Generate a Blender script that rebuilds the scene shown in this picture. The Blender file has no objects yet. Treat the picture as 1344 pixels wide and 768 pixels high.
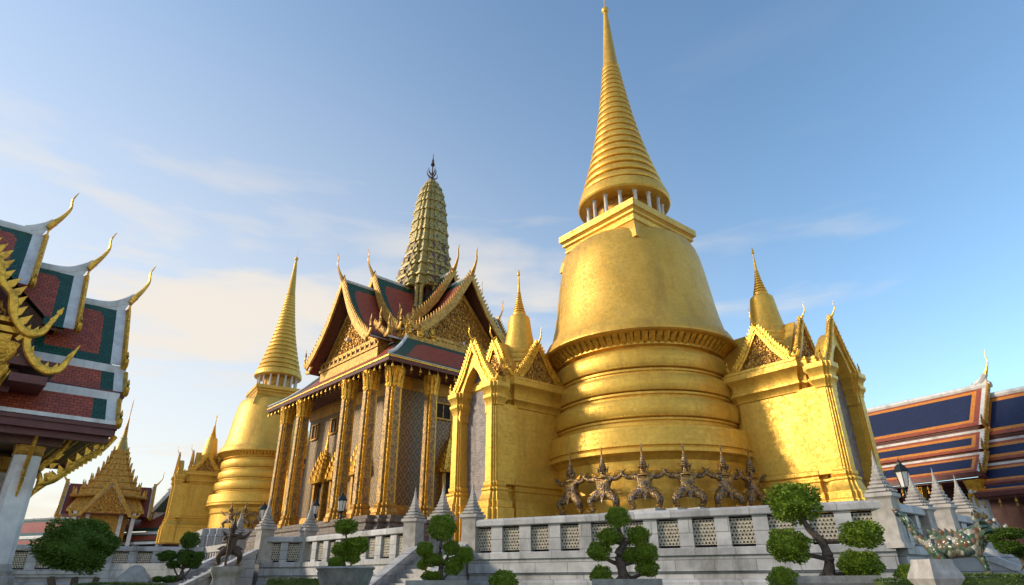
import bpy, bmesh, math, random
from mathutils import Vector, Matrix
R = math.radians
sc = bpy.context.scene
col = sc.collection
# ------------------------------------------------------------------ camera
PITCH, ROLL = R(24.6), R(-0.4)
cd = bpy.data.cameras.new('camera'); cam = bpy.data.objects.new('camera', cd); col.objects.link(cam)
_f = Vector((0, math.cos(PITCH), math.sin(PITCH))); _u = Vector((0, -math.sin(PITCH), math.cos(PITCH))); _r = Vector((1, 0, 0))
r_ = _r*math.cos(ROLL) + _u*math.sin(ROLL); u_ = _u*math.cos(ROLL) - _r*math.sin(ROLL)
M4 = Matrix((r_, u_, -_f)).transposed().to_4x4(); M4.translation = (0, 0, 1.2)
cam.matrix_world = M4
cd.sensor_width = 36; cd.lens = 815/1344*36; cd.clip_start = .1; cd.clip_end = 6000
sc.camera = cam
# ------------------------------------------------------------------ sky and sun
SUN_AZ, SUN_EL = R(-93), R(22)
w = bpy.data.worlds.new('World'); sc.world = w; w.use_nodes = True
nt = w.node_tree; nt.nodes.clear()
def N_(t, **k):
    n = nt.nodes.new(t)
    for a, b in k.items(): setattr(n, a, b)
    return n
out = N_('ShaderNodeOutputWorld'); bg = N_('ShaderNodeBackground'); bg2 = N_('ShaderNodeBackground'); mx = N_('ShaderNodeMixShader')
sky = N_('ShaderNodeTexSky', sky_type='NISHITA', sun_disc=False, sun_elevation=SUN_EL, sun_rotation=SUN_AZ, air_density=.95, dust_density=.3, ozone_density=1.3)
bg.inputs['Strength'].default_value = .135
bg2.inputs['Strength'].default_value = .125
tc = N_('ShaderNodeTexCoord'); mp = N_('ShaderNodeMapping'); mp.inputs['Scale'].default_value = (1.1, 1.1, 5.5); mp.inputs['Rotation'].default_value = (R(6), R(9), R(20))
nz = N_('ShaderNodeTexNoise'); nz.inputs['Scale'].default_value = 1.9; nz.inputs['Detail'].default_value = 7; nz.inputs['Roughness'].default_value = .52; nz.inputs['Distortion'].default_value = .2
mr = N_('ShaderNodeMapRange', interpolation_type='SMOOTHSTEP'); mr.inputs['From Min'].default_value = .49; mr.inputs['From Max'].default_value = .80; mr.inputs['To Max'].default_value = .95
sx = N_('ShaderNodeSeparateXYZ'); fade = N_('ShaderNodeMapRange', interpolation_type='SMOOTHSTEP'); fade.inputs['From Min'].default_value = .74; fade.inputs['From Max'].default_value = .34
mul = N_('ShaderNodeMath', operation='MULTIPLY')
bg2.inputs['Color'].default_value = (3.7, 3.35, 2.9, 1)
L = nt.links.new
L(tc.outputs['Generated'], mp.inputs['Vector']); L(mp.outputs[0], nz.inputs['Vector']); 
dotn = N_('ShaderNodeVectorMath', operation='DOT_PRODUCT'); dotn.inputs[1].default_value = (-.80, .45, -.40); L(tc.outputs['Generated'], dotn.inputs[0])
dm_ = N_('ShaderNodeMath', operation='MULTIPLY_ADD'); L(dotn.outputs['Value'], dm_.inputs[0]); dm_.inputs[1].default_value = .30; L(nz.outputs[0], dm_.inputs[2]); L(dm_.outputs[0], mr.inputs['Value'])
L(tc.outputs['Generated'], sx.inputs[0]); L(sx.outputs['Z'], fade.inputs['Value']); L(mr.outputs[0], mul.inputs[0]); L(fade.outputs[0], mul.inputs[1])
tint = N_('ShaderNodeMix', data_type='RGBA', blend_type='MULTIPLY'); tint.inputs['Factor'].default_value = 1; tint.inputs['B'].default_value = (.88, 1.0, 1.0, 1); L(sky.outputs[0], tint.inputs['A']); L(tint.outputs['Result'], bg.inputs['Color']); hz = N_('ShaderNodeMapRange', interpolation_type='SMOOTHSTEP'); hz.inputs['From Min'].default_value = 1.15; hz.inputs['From Max'].default_value = .0; hz.inputs['To Max'].default_value = .86; L(sx.outputs['Z'], hz.inputs['Value'])
hd = N_('ShaderNodeMapRange', interpolation_type='SMOOTHSTEP'); hd.inputs['From Min'].default_value = -.30; hd.inputs['From Max'].default_value = .95; L(dotn.outputs['Value'], hd.inputs['Value'])
hm = N_('ShaderNodeMath', operation='MULTIPLY'); L(hz.outputs[0], hm.inputs[0]); L(hd.outputs[0], hm.inputs[1]); 
bk = N_('ShaderNodeMapRange', interpolation_type='SMOOTHSTEP'); bk.inputs['From Min'].default_value = -.05; bk.inputs['From Max'].default_value = -.6; bk.inputs['To Max'].default_value = .6; L(sx.outputs['Y'], bk.inputs['Value'])  # unseen warm haze behind the camera, added to warm the gilding
bz = N_('ShaderNodeMapRange', interpolation_type='SMOOTHSTEP'); bz.inputs['From Min'].default_value = .85; bz.inputs['From Max'].default_value = .2; L(sx.outputs['Z'], bz.inputs['Value'])
bm_ = N_('ShaderNodeMath', operation='MULTIPLY'); L(bk.outputs[0], bm_.inputs[0]); L(bz.outputs[0], bm_.inputs[1]); hm2 = N_('ShaderNodeMath', operation='MAXIMUM'); L(hm.outputs[0], hm2.inputs[0]); L(bm_.outputs[0], hm2.inputs[1]); hm = hm2
mxx = N_('ShaderNodeMath', operation='MAXIMUM'); L(mul.outputs[0], mxx.inputs[0]); L(hm.outputs[0], mxx.inputs[1])
L(mxx.outputs[0], mx.inputs[0]); L(bg.outputs[0], mx.inputs[1]); L(bg2.outputs[0], mx.inputs[2]); L(mx.outputs[0], out.inputs[0])
sd = bpy.data.lights.new('sun', 'SUN'); sd.energy = 2.0; sd.angle = R(8); sd.color = (1, .84, .62)
so = bpy.data.objects.new('sun', sd); col.objects.link(so)
to = Vector((math.sin(SUN_AZ)*math.cos(SUN_EL), math.cos(SUN_AZ)*math.cos(SUN_EL), math.sin(SUN_EL)))
so.rotation_euler = (-to).to_track_quat('-Z', 'Y').to_euler(); so.location = (-60, 20, 60)
sc.view_settings.view_transform = 'Standard'; sc.view_settings.look = 'None'; sc.view_settings.exposure = 1.02; sc.view_settings.gamma = 1
# ------------------------------------------------------------------ materials
def mat(name, c1, c2=None, rough=.6, metal=0, scale=3, bump=0, bscale=40, tex='noise', vec='Object', brick=None, joint=None, lo=.35, hi=.65, stretch=None, spec=.5, detail=5, dirt=None, tess=None):
    m = bpy.data.materials.new(name); m.use_nodes = True; t = m.node_tree; b = t.nodes['Principled BSDF']
    def nn(ty, **k):
        n = t.nodes.new(ty)
        for a, q in k.items(): setattr(n, a, q)
        return n
    l = t.links.new
    b.inputs['Roughness'].default_value = rough; b.inputs['Metallic'].default_value = metal; b.inputs['Specular IOR Level'].default_value = spec
    c = nn('ShaderNodeTexCoord'); src = c.outputs[vec]
    if stretch:
        mm = nn('ShaderNodeMapping'); mm.inputs['Scale'].default_value = stretch; l(src, mm.inputs['Vector']); src1 = mm.outputs[0]
    else: src1 = src
    colr = None
    c1 = (*c1, 1); c2 = (*(c2 or c1[:3]), 1)
    if tex == 'noise':
        n = nn('ShaderNodeTexNoise'); n.inputs['Scale'].default_value = scale; n.inputs['Detail'].default_value = detail; n.inputs['Roughness'].default_value = .6; l(src1, n.inputs['Vector']); fac = n.outputs[0]
    elif tex == 'voronoi':
        n = nn('ShaderNodeTexVoronoi'); n.inputs['Scale'].default_value = scale; l(src1, n.inputs['Vector']); fac = n.outputs['Distance']
    elif tex == 'cells':
        n = nn('ShaderNodeTexVoronoi'); n.inputs['Scale'].default_value = scale; l(src1, n.inputs['Vector'])
        sp = nn('ShaderNodeSeparateColor'); l(n.outputs['Color'], sp.inputs[0]); fac = sp.outputs[0]
    rp = nn('ShaderNodeMapRange'); rp.inputs['From Min'].default_value = lo; rp.inputs['From Max'].default_value = hi; l(fac, rp.inputs['Value'])
    mixc = nn('ShaderNodeMix', data_type='RGBA'); mixc.inputs['A'].default_value = c1; mixc.inputs['B'].default_value = c2; l(rp.outputs[0], mixc.inputs['Factor'])
    colr = mixc.outputs['Result']
    height = None
    if brick:
        bw, bh, js = brick
        br = nn('ShaderNodeTexBrick'); br.inputs['Scale'].default_value = 1; br.inputs['Brick Width'].default_value = bw; br.inputs['Row Height'].default_value = bh; br.inputs['Mortar Size'].default_value = js
        br.inputs['Color1'].default_value = (1, 1, 1, 1); q2 = 1-(1-(joint or .55))*.5; br.inputs['Color2'].default_value = (q2, q2, q2, 1); br.inputs['Mortar'].default_value = (joint or .55,)*3 + (1,)
        if vec == 'UV': l(src, br.inputs['Vector'])
        else:
            s1 = nn('ShaderNodeSeparateXYZ'); l(src, s1.inputs[0]); ad = nn('ShaderNodeMath', operation='ADD'); l(s1.outputs[0], ad.inputs[0]); l(s1.outputs[1], ad.inputs[1])
            cb = nn('ShaderNodeCombineXYZ'); l(ad.outputs[0], cb.inputs[0]); l(s1.outputs[2], cb.inputs[1]); l(cb.outputs[0], br.inputs['Vector'])
        m2 = nn('ShaderNodeMix', data_type='RGBA', blend_type='MULTIPLY'); m2.inputs['Factor'].default_value = 1
        l(colr, m2.inputs['A']); l(br.outputs[0], m2.inputs['B']); colr = m2.outputs['Result']; height = br.outputs['Fac']
    if tess:                                  # small set pieces, each with its own tone and tilt
        tv = nn('ShaderNodeTexVoronoi'); tv.inputs['Scale'].default_value = tess[0]; l(src, tv.inputs['Vector'])
        ts = nn('ShaderNodeSeparateColor'); l(tv.outputs['Color'], ts.inputs[0])
        tr = nn('ShaderNodeMapRange'); tr.inputs['To Min'].default_value = 1-tess[1]; tr.inputs['To Max'].default_value = 1+tess[1]*.35; l(ts.outputs[0], tr.inputs['Value'])
        m4 = nn('ShaderNodeMix', data_type='RGBA', blend_type='MULTIPLY'); m4.inputs['Factor'].default_value = 1; l(colr, m4.inputs['A']); l(tr.outputs[0], m4.inputs['B']); colr = m4.outputs['Result']
        t2 = nn('ShaderNodeMapRange'); t2.inputs['To Min'].default_value = rough-.1; t2.inputs['To Max'].default_value = rough+.16; l(ts.outputs[1], t2.inputs['Value']); l(t2.outputs[0], b.inputs['Roughness'])
    if dirt:
        dn = nn('ShaderNodeTexNoise'); dn.inputs['Scale'].default_value = dirt[1]; dn.inputs['Detail'].default_value = 7; dn.inputs['Roughness'].default_value = .7
        dm = nn('ShaderNodeMapping'); dm.inputs['Scale'].default_value = (1, 1, dirt[3] if len(dirt) > 3 else .25); l(src, dm.inputs['Vector']); l(dm.outputs[0], dn.inputs['Vector'])
        dr = nn('ShaderNodeMapRange'); dr.inputs['From Min'].default_value = .5; dr.inputs['From Max'].default_value = .75; dr.inputs['To Max'].default_value = dirt[2]; l(dn.outputs[0], dr.inputs['Value'])
        m3 = nn('ShaderNodeMix', data_type='RGBA'); m3.inputs['B'].default_value = (*dirt[0], 1); l(dr.outputs[0], m3.inputs['Factor']); l(colr, m3.inputs['A']); colr = m3.outputs['Result']
    l(colr, b.inputs['Base Color'])
    if bump:
        bt = nn('ShaderNodeTexVoronoi' if tex in ('voronoi', 'cells') else 'ShaderNodeTexNoise'); bt.inputs['Scale'].default_value = bscale
        if 'Detail' in bt.inputs: bt.inputs['Detail'].default_value = 4 if tex == 'noise' else 0
        l(src1, bt.inputs['Vector'])
        bp = nn('ShaderNodeBump'); bp.inputs['Strength'].default_value = bump; bp.inputs['Distance'].default_value = .05
        l(bt.outputs[0], bp.inputs['Height']); nrm = bp.outputs[0]
        if height is not None:
            b2 = nn('ShaderNodeBump'); b2.inputs['Strength'].default_value = .5; b2.inputs['Distance'].default_value = .01; b2.invert = True
            l(height, b2.inputs['Height']); l(nrm, b2.inputs['Normal']); nrm = b2.outputs[0]
        l(nrm, b.inputs['Normal'])
    return m
def diamond_mat(name, base, line, spot, size, rough=.45, metal=.2, lw=.16):
    m = bpy.data.materials.new(name); m.use_nodes = True; t = m.node_tree; b = t.nodes['Principled BSDF']
    l = t.links.new
    def nn(ty, **k):
        n = t.nodes.new(ty)
        for a, q in k.items(): setattr(n, a, q)
        return n
    def math_(op, a, bb=None):
        n = nn('ShaderNodeMath', operation=op)
        for i, v in enumerate((a, bb)):
            if v is None: continue
            if isinstance(v, (int, float)): n.inputs[i].default_value = v
            else: l(v, n.inputs[i])
        return n.outputs[0]
    c = nn('ShaderNodeTexCoord'); s = nn('ShaderNodeSeparateXYZ'); l(c.outputs['Object'], s.inputs[0])
    u = math_('DIVIDE', math_('ADD', s.outputs[0], s.outputs[1]), size); v = math_('DIVIDE', s.outputs[2], size*1.35)
    p = math_('ABSOLUTE', math_('SUBTRACT', math_('FRACT', math_('ADD', u, v)), .5)); q = math_('ABSOLUTE', math_('SUBTRACT', math_('FRACT', math_('SUBTRACT', u, v)), .5))
    ln = math_('GREATER_THAN', math_('MAXIMUM', p, q), .5-lw/2)
    ce = math_('LESS_THAN', math_('ADD', math_('POWER', p, 2), math_('POWER', q, 2)), .035)
    n = nn('ShaderNodeTexNoise'); n.inputs['Scale'].default_value = 6; n.inputs['Detail'].default_value = 8; l(c.outputs['Object'], n.inputs['Vector'])
    vo = nn('ShaderNodeTexVoronoi'); vo.inputs['Scale'].default_value = 14; l(c.outputs['Object'], vo.inputs['Vector'])
    def mix(f, a, bb):
        k = nn('ShaderNodeMix', data_type='RGBA')
        if isinstance(f, (int, float)): k.inputs['Factor'].default_value = f
        else: l(f, k.inputs['Factor'])
        for nm, val in (('A', a), ('B', bb)):
            if isinstance(val, tuple): k.inputs[nm].default_value = (*val, 1)
            else: l(val, k.inputs[nm])
        return k.outputs['Result']
    sp = nn('ShaderNodeSeparateColor'); l(vo.outputs['Color'], sp.inputs[0])
    base2 = mix(sp.outputs[0], base, tuple(x*.45 for x in base))
    cc = mix(ce, mix(ln, base2, line), spot)
    dk = mix(math_('MULTIPLY', n.outputs[0], .45), cc, (.16, .12, .09))
    l(dk, b.inputs['Base Color']); b.inputs['Roughness'].default_value = rough; b.inputs['Metallic'].default_value = metal
    bp = nn('ShaderNodeBump'); bp.inputs['Strength'].default_value = .5; bp.inputs['Distance'].default_value = .03; l(vo.outputs['Distance'], bp.inputs['Height']); l(bp.outputs[0], b.inputs['Normal'])
    return m
def multi_mat(name, cols, scale, rough=.35, metal=0, bump=.6):
    m = bpy.data.materials.new(name); m.use_nodes = True; t = m.node_tree; b = t.nodes['Principled BSDF']; l = t.links.new
    c = t.nodes.new('ShaderNodeTexCoord'); vo = t.nodes.new('ShaderNodeTexVoronoi'); vo.inputs['Scale'].default_value = scale; l(c.outputs['Object'], vo.inputs['Vector'])
    sp = t.nodes.new('ShaderNodeSeparateColor'); l(vo.outputs['Color'], sp.inputs[0])
    rp = t.nodes.new('ShaderNodeValToRGB'); rp.color_ramp.interpolation = 'CONSTANT'
    e = rp.color_ramp.elements; e[0].color = (*cols[0], 1); e[0].position = 0; e[1].position = 1/len(cols); e[1].color = (*cols[1], 1)
    for i, k in enumerate(cols[2:], 2): x = e.new(i/len(cols)); x.color = (*k, 1)
    l(sp.outputs[0], rp.inputs[0]); l(rp.outputs[0], b.inputs['Base Color'])
    b.inputs['Roughness'].default_value = rough; b.inputs['Metallic'].default_value = metal
    bp = t.nodes.new('ShaderNodeBump'); bp.inputs['Strength'].default_value = bump; bp.inputs['Distance'].default_value = .05; bp.invert = True
    l(vo.outputs['Distance'], bp.inputs['Height']); l(bp.outputs[0], b.inputs['Normal'])
    return m
G1, G2 = (.80, .50, .085), (.70, .40, .055)
M = dict(
 gold=mat('gold_leaf_mosaic', G1, G2, .42, .5, .8, .22, 26, brick=(.5, .25, .005), joint=.93, lo=.3, hi=.7, dirt=((.28, .15, .03), 1.3, .48, .16), detail=8, tess=(8, .12)),
 bell=mat('gold_bell_mosaic', (.78, .47, .085), (.66, .375, .05), .42, .48, .7, .25, 40, brick=(.3, .3, .004), joint=.95, lo=.3, hi=.7, dirt=((.28, .16, .05), .9, .55, .2), detail=8, tess=(9, .10)),
 orn=mat('gilded_ornament', (.78, .45, .06), (.30, .14, .02), .34, .7, 5, .5, 14, lo=.45, hi=.75),
 carve=mat('gilded_carving', (.75, .42, .06), (.26, .11, .03), .42, .5, 6, 1.0, 6, tex='voronoi', lo=.1, hi=.85),
 gild2=mat('mellow_gilding', (.62, .36, .06), (.30, .15, .03), .5, .35, 4, .6, 12, lo=.35, hi=.7),
 goldold=mat('weathered_gilding', (.55, .31, .05), (.32, .15, .03), .45, .55, 3, .4, 18),
 marble=mat('grey_marble', (.52, .52, .525), (.35, .35, .365), .55, 0, 1.6, .2, 22, brick=(1.3, .42, .014), joint=.42, dirt=((.085, .08, .07), 1.3, .85, .3), detail=9),
 stone=mat('carved_pale_stone', (.46, .43, .40), (.30, .28, .26), .65, 0, 3, .25, 30, dirt=((.12, .105, .085), 1.6, .7)),
 slab=mat('worn_podium_stone', (.24, .19, .15), (.12, .09, .07), .7, 0, 5, .4, 20, brick=(.6, .25, .02), joint=.5),
 lattice=mat('cream_ceramic_lattice', (.62, .57, .47), (.46, .41, .32), .45, 0, 6, .3, 30),
 void_paint=mat('painted_void_shade', (.035, .03, .028), (.05, .04, .035), .9, 0),  # shade of pierced gaps as plain colour, on solid lattice panels
 wall=diamond_mat('diamond_mosaic_wall', (.20, .135, .07), (.38, .22, .05), (.26, .20, .13), .62),
 pill=mat('pillar_mosaic', (.50, .30, .08), (.20, .13, .07), .42, .35, 9, .5, 16, tex='cells', lo=.2, hi=.8),
 grey=mat('grey_pink_mosaic', (.22, .175, .16), (.115, .10, .105), .5, .05, 6, .35, 18, tex='cells', lo=.1, hi=.9, dirt=((.36, .3, .28), 1.2, .6)),
 red=mat('red_roof_tile', (.50, .10, .04), (.36, .065, .03), .5, 0, 6, .1, 20, vec='UV', brick=(.16, .11, .012), joint=.35),
 green=mat('green_roof_tile', (.018, .105, .06), (.012, .07, .045), .4, 0, 6, .1, 20, vec='UV', brick=(.16, .11, .012), joint=.35),
 blue=mat('blue_roof_tile', (.012, .022, .085), (.008, .014, .055), .5, 0, 3, .1, 20, vec='UV', brick=(.18, .12, .012), joint=.5),
 orange=mat('orange_roof_tile', (.78, .28, .03), (.66, .22, .025), .45, 0, 5, .1, 20, vec='UV', brick=(.18, .12, .012), joint=.6),
 rust=mat('rust_red_roof_tile', (.44, .10, .04), (.33, .07, .03), .45, 0, 5, .1, 20, vec='UV', brick=(.18, .12, .012), joint=.55),
 white=mat('white_plaster', (.70, .69, .67), (.55, .54, .53), .6, 0, 2.5, .1, 20, dirt=((.2, .18, .15), 1.6, .7)),
 maroon=mat('maroon_timber', (.14, .035, .03), (.08, .02, .02), .5, 0, 4, .15, 20),
 soffit=mat('red_brown_soffit', (.15, .055, .03), (.09, .03, .018), .6, 0, 4, .2, 12),
 dark=mat('painted_interior_dark', (.02, .016, .015), (.012, .01, .01), .8, 0),  # unlit depth behind openings, painted near-black on solid faces
 demon=multi_mat('mirror_mosaic_armour', [(.36, .20, .05), (.10, .06, .04), (.20, .17, .13), (.28, .15, .045), (.07, .05, .05), (.48, .28, .07), (.17, .10, .05)], 18, .35, .35),
 prang=multi_mat('green_gold_mosaic', [(.30, .24, .07), (.40, .27, .07), (.15, .17, .07), (.46, .33, .10), (.10, .10, .05), (.36, .27, .09)], 7, .5, .25, .3),
 prangl=mat('pale_green_gold_trim', (.46, .32, .075), (.20, .17, .055), .45, .25, 6, .5, 14),
 darkred=mat('dark_red_mosaic', (.13, .045, .04), (.07, .03, .03), .5, .1, 8, .4, 20),
 bark=mat('grey_brown_bark', (.13, .095, .07), (.06, .045, .035), .9, 0, 8, .8, 25),
 leaf=mat('bonsai_leaf', (.22, .30, .025), (.10, .17, .016), .6, 0, 9, lo=.3, hi=.7, spec=.2),
 leafd=mat('dark_bonsai_leaf', (.10, .17, .02), (.05, .10, .014), .6, 0, 7, lo=.3, hi=.7, spec=.2),
 hedge=mat('clipped_hedge_leaf', (.10, .15, .015), (.05, .095, .012), .6, 0, 6, lo=.3, hi=.7),
 iron=mat('dark_green_iron', (.02, .03, .032), (.012, .016, .02), .4, .4),
 glass=mat('milky_lamp_glass', (.75, .72, .66), (.6, .58, .52), .2, 0),
 porc=multi_mat('porcelain_shard_mosaic', [(.05, .11, .06), (.16, .15, .10), (.17, .08, .045), (.06, .10, .06), (.04, .06, .07), (.17, .12, .06), (.08, .13, .07), (.11, .12, .08), (.34, .32, .26)], 9, .25, 0, .8),
 bronze=mat('dark_bronze', (.11, .07, .045), (.05, .032, .022), .5, .4, 7, .5, 20),
 grass=mat('lawn_grass', (.06, .10, .02), (.035, .07, .012), .9, 0, 4),
 pave=mat('pale_paving', (.33, .31, .28), (.25, .235, .215), .8, 0, 1.5, .1, 20),
 conc=mat('grey_planter_stone', (.34, .33, .31), (.22, .215, .2), .7, 0, 4, .25, 25, dirt=((.1, .09, .08), 2, .6)),
)
# ------------------------------------------------------------------ mesh builder
class MB:
    def __init__(s): s.v = []; s.f = []; s.m = []; s.uv = []
    def add(s, vs, fs, m=0, uvs=None):
        o = len(s.v); s.v.extend([tuple(p) for p in vs])
        for i, f in enumerate(fs):
            s.f.append(tuple(o+k for k in f)); s.m.append(m if isinstance(m, int) else m[i]); s.uv.append(uvs[i] if uvs else None)
    def box(s, x0, x1, y0, y1, z0, z1, m=0):
        s.add([(x0,y0,z0),(x1,y0,z0),(x1,y1,z0),(x0,y1,z0),(x0,y0,z1),(x1,y0,z1),(x1,y1,z1),(x0,y1,z1)],
              [(3,2,1,0),(4,5,6,7),(0,1,5,4),(1,2,6,5),(2,3,7,6),(3,0,4,7)], m)
    def stack(s, poly, levels, m=0, c=(0,0), cap=True, off=None):
        n = len(poly); vs = []
        for lv in levels:
            k, z = lv[0], lv[1]
            kx, ky = k if isinstance(k, tuple) else (k, k)
            vs += [(c[0]+p[0]*kx, c[1]+p[1]*ky, z) for p in poly]
        fs = []; ms = []
        for i in range(len(levels)-1):
            for j in range(n):
                fs.append((i*n+j, i*n+(j+1) % n, (i+1)*n+(j+1) % n, (i+1)*n+j)); ms.append(m if isinstance(m, int) else m[j % len(m)])
        if cap:
            fs.append(tuple(range(n-1, -1, -1))); fs.append(tuple((len(levels)-1)*n+j for j in range(n))); ms += [m if isinstance(m, int) else m[0]]*2
        s.add(vs, fs, ms)
    def lathe(s, prof, n=32, c=(0,0,0), m=0, cap=True):
        poly = [(math.cos(2*math.pi*i/n), math.sin(2*math.pi*i/n)) for i in range(n)]
        s.stack(poly, [(max(r, .002), z+c[2]) for r, z in prof], m, c, cap)
    def tube(s, pts, rad, n=6, m=0, sq=1.0, up=(0,0,1)):
        pts = [Vector(p) for p in pts]; vs = []; k = len(pts)
        if not hasattr(rad, '__len__'): rad = [rad]*k
        for i, p in enumerate(pts):
            t = (pts[min(i+1, k-1)]-pts[max(i-1, 0)]).normalized()
            a = t.cross(Vector(up))
            if a.length < .05: a = t.cross(Vector((0, 1, 0) if abs(t.y) < .9 else (1, 0, 0)))
            a.normalize(); b = a.cross(t)
            for j in range(n):
                an = 2*math.pi*j/n; vs.append(p + a*math.cos(an)*rad[i]*sq + b*math.sin(an)*rad[i])
        fs = [(i*n+j, i*n+(j+1) % n, (i+1)*n+(j+1) % n, (i+1)*n+j) for i in range(k-1) for j in range(n)]
        fs += [tuple(range(n-1, -1, -1)), tuple((k-1)*n+j for j in range(n))]
        s.add(vs, fs, m)
    def prism(s, poly, o, u, v, d, m=0):          # polygon (a,b) in plane o+a*u+b*v, extruded by vector d
        o, u, v, d = Vector(o), Vector(u), Vector(v), Vector(d); n = len(poly)
        a = [o+u*p[0]+v*p[1] for p in poly]
        s.add(a+[p+d for p in a], [tuple(range(n)), tuple(range(2*n-1, n-1, -1))]+[(j, j+n, (j+1) % n+n, (j+1) % n) for j in range(n)], m)
    def band(s, outer, inner, o, u, v, d, m=0, closed=False):   # strip between two outlines, extruded
        o, u, v, d = Vector(o), Vector(u), Vector(v), Vector(d); n = len(outer)
        A = [o+u*p[0]+v*p[1] for p in outer]; Bq = [o+u*p[0]+v*p[1] for p in inner]
        vs = A+Bq+[p+d for p in A]+[p+d for p in Bq]; fs = []
        for j in range(n-1):
            k = j+1
            fs += [(j, k, n+k, n+j), (2*n+j, 3*n+j, 3*n+k, 2*n+k), (j, 2*n+j, 2*n+k, k), (n+j, n+k, 3*n+k, 3*n+j)]
        fs += [(0, n, 3*n, 2*n), (n-1, 3*n-1, 4*n-1, 2*n-1)]
        s.add(vs, fs, m)
    def leaf(s, p, up, side, h, w, d=.05, m=0, bend=0):  # flame shaped leaf standing at p
        p, up, side = Vector(p), Vector(up).normalized(), Vector(side).normalized(); nrm = up.cross(side).normalized()
        ol = [(-.5, 0), (-.62, .28), (-.3, .62), (0, 1), (.3, .62), (.62, .28), (.5, 0)]
        s.prism([(a*w, b*h) for a, b in ol], p-nrm*d/2, side, up, nrm*d, m)
    def curl(s, p, u, v, r, t=.025, m=0, turns=1.25, a0=0, sgn=1, n=5):
        p, u, v = Vector(p), Vector(u), Vector(v); k = 9; pts = []; rad = []
        for i in range(k):
            q = i/(k-1); an = a0+sgn*q*turns*2*math.pi; rr = r*(1-.8*q)
            pts.append(p+u*math.cos(an)*rr+v*math.sin(an)*rr); rad.append(t*(1-.5*q))
        s.tube(pts, rad, n, m, up=tuple(u.cross(v)))
    def build(s, name, mats, parent=None, smooth=40, loc=None, rz=0):
        me = bpy.data.meshes.new(name); me.from_pydata(s.v, [], s.f)
        for k in (mats if isinstance(mats, (list, tuple)) else [mats]): me.materials.append(M[k])
        me.polygons.foreach_set('material_index', s.m)
        if any(x is not None for x in s.uv):
            ul = me.uv_layers.new(name='uv'); li = 0
            for pi, p in enumerate(me.polygons):
                if s.uv[pi]:
                    for q, lix in enumerate(p.loop_indices): ul.data[lix].uv = s.uv[pi][q]
        bm = bmesh.new(); bm.from_mesh(me); bmesh.ops.recalc_face_normals(bm, faces=bm.faces); bm.to_mesh(me); bm.free()
        if smooth:
            me.polygons.foreach_set('use_smooth', [True]*len(me.polygons)); me.set_sharp_from_angle(angle=R(smooth))
        me.update()
        o = bpy.data.objects.new(name, me); col.objects.link(o)
        if parent: o.parent = parent
        if loc is not None: o.location = loc
        o.rotation_euler.z = rz
        return o
def thing(name, label, cat, loc=(0,0,0), rz=0, group=None):
    o = bpy.data.objects.new(name, None); col.objects.link(o); o.location = loc; o.rotation_euler.z = rz; o.empty_display_size = .3
    return tag(o, label, cat, group)
def tag(o, label, cat, group=None):
    o['label'] = label; o['category'] = cat
    if group: o['group'] = group
    return o
def struct(o): o['kind'] = 'structure'; return o
def node(name, parent, loc=(0,0,0), rz=0):
    o = bpy.data.objects.new(name, None); col.objects.link(o); o.parent = parent; o.location = loc; o.rotation_euler.z = rz; o.empty_display_size = .2
    return o
def kids(o): return [c for c in bpy.data.objects if c.parent == o]
def copy_tree(o, parent=None):
    c = o.copy(); col.objects.link(c); c.parent = parent
    for ch in kids(o): copy_tree(ch, c)
    return c
SQ = [(-1,-1),(1,-1),(1,1),(-1,1)]
def redent(k=.72, j=.86):     # square with stepped corners, half size 1
    q = [(1, -k), (1, k), (j, k), (j, j), (k, j), (k, 1)]
    q = [(1, k), (j, k), (j, j), (k, j), (k, 1)]
    out = []
    for a in range(4):
        c, s_ = round(math.cos(a*math.pi/2)), round(math.sin(a*math.pi/2))
        out += [(x*c-y*s_, x*s_+y*c) for x, y in q]
    return out
def circ(n): return [(math.cos(2*math.pi*i/n), math.sin(2*math.pi*i/n)) for i in range(n)]
def bez(p, n):
    """smooth path through points (Catmull-Rom)"""
    p = [Vector(q) for q in p]; out = []
    for i in range(len(p)-1):
        a, b, c, d = p[max(i-1, 0)], p[i], p[i+1], p[min(i+2, len(p)-1)]
        for k in range(n):
            t = k/n; out.append(.5*((2*b)+(c-a)*t+(2*a-5*b+4*c-d)*t*t+(3*b-a-3*c+d)*t**3))
    out.append(p[-1]); return out
def lerp_list(v, n):
    return [v[i]+(v[i+1]-v[i])*k/n for i in range(len(v)-1) for k in range(n)]+[v[-1]]
def chofa(mb, p, outv, h, m=0, sweep=.6, th=1.0):
    """slender horn finial: out direction outv, height h"""
    p = Vector(p); o = Vector(outv).normalized(); z = Vector((0,0,1))
    q = [(0,0), (.16*sweep,.14), (.44*sweep,.34), (.66*sweep,.58), (.62*sweep,.8), (.78*sweep,1.0)]
    r = [.085, .095, .06, .04, .03, .008]
    mb.tube(bez([p+o*a*h+z*b*h for a, b in q], 4), [x*h*th for x in lerp_list(r, 4)], 6, m, sq=.6, up=tuple(o.cross(z)))
YAW = R(42.5)
A = Vector((-math.sin(YAW), math.cos(YAW), 0)); B = Vector((math.cos(YAW), math.sin(YAW), 0))
rnd = random.Random(7)
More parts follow.
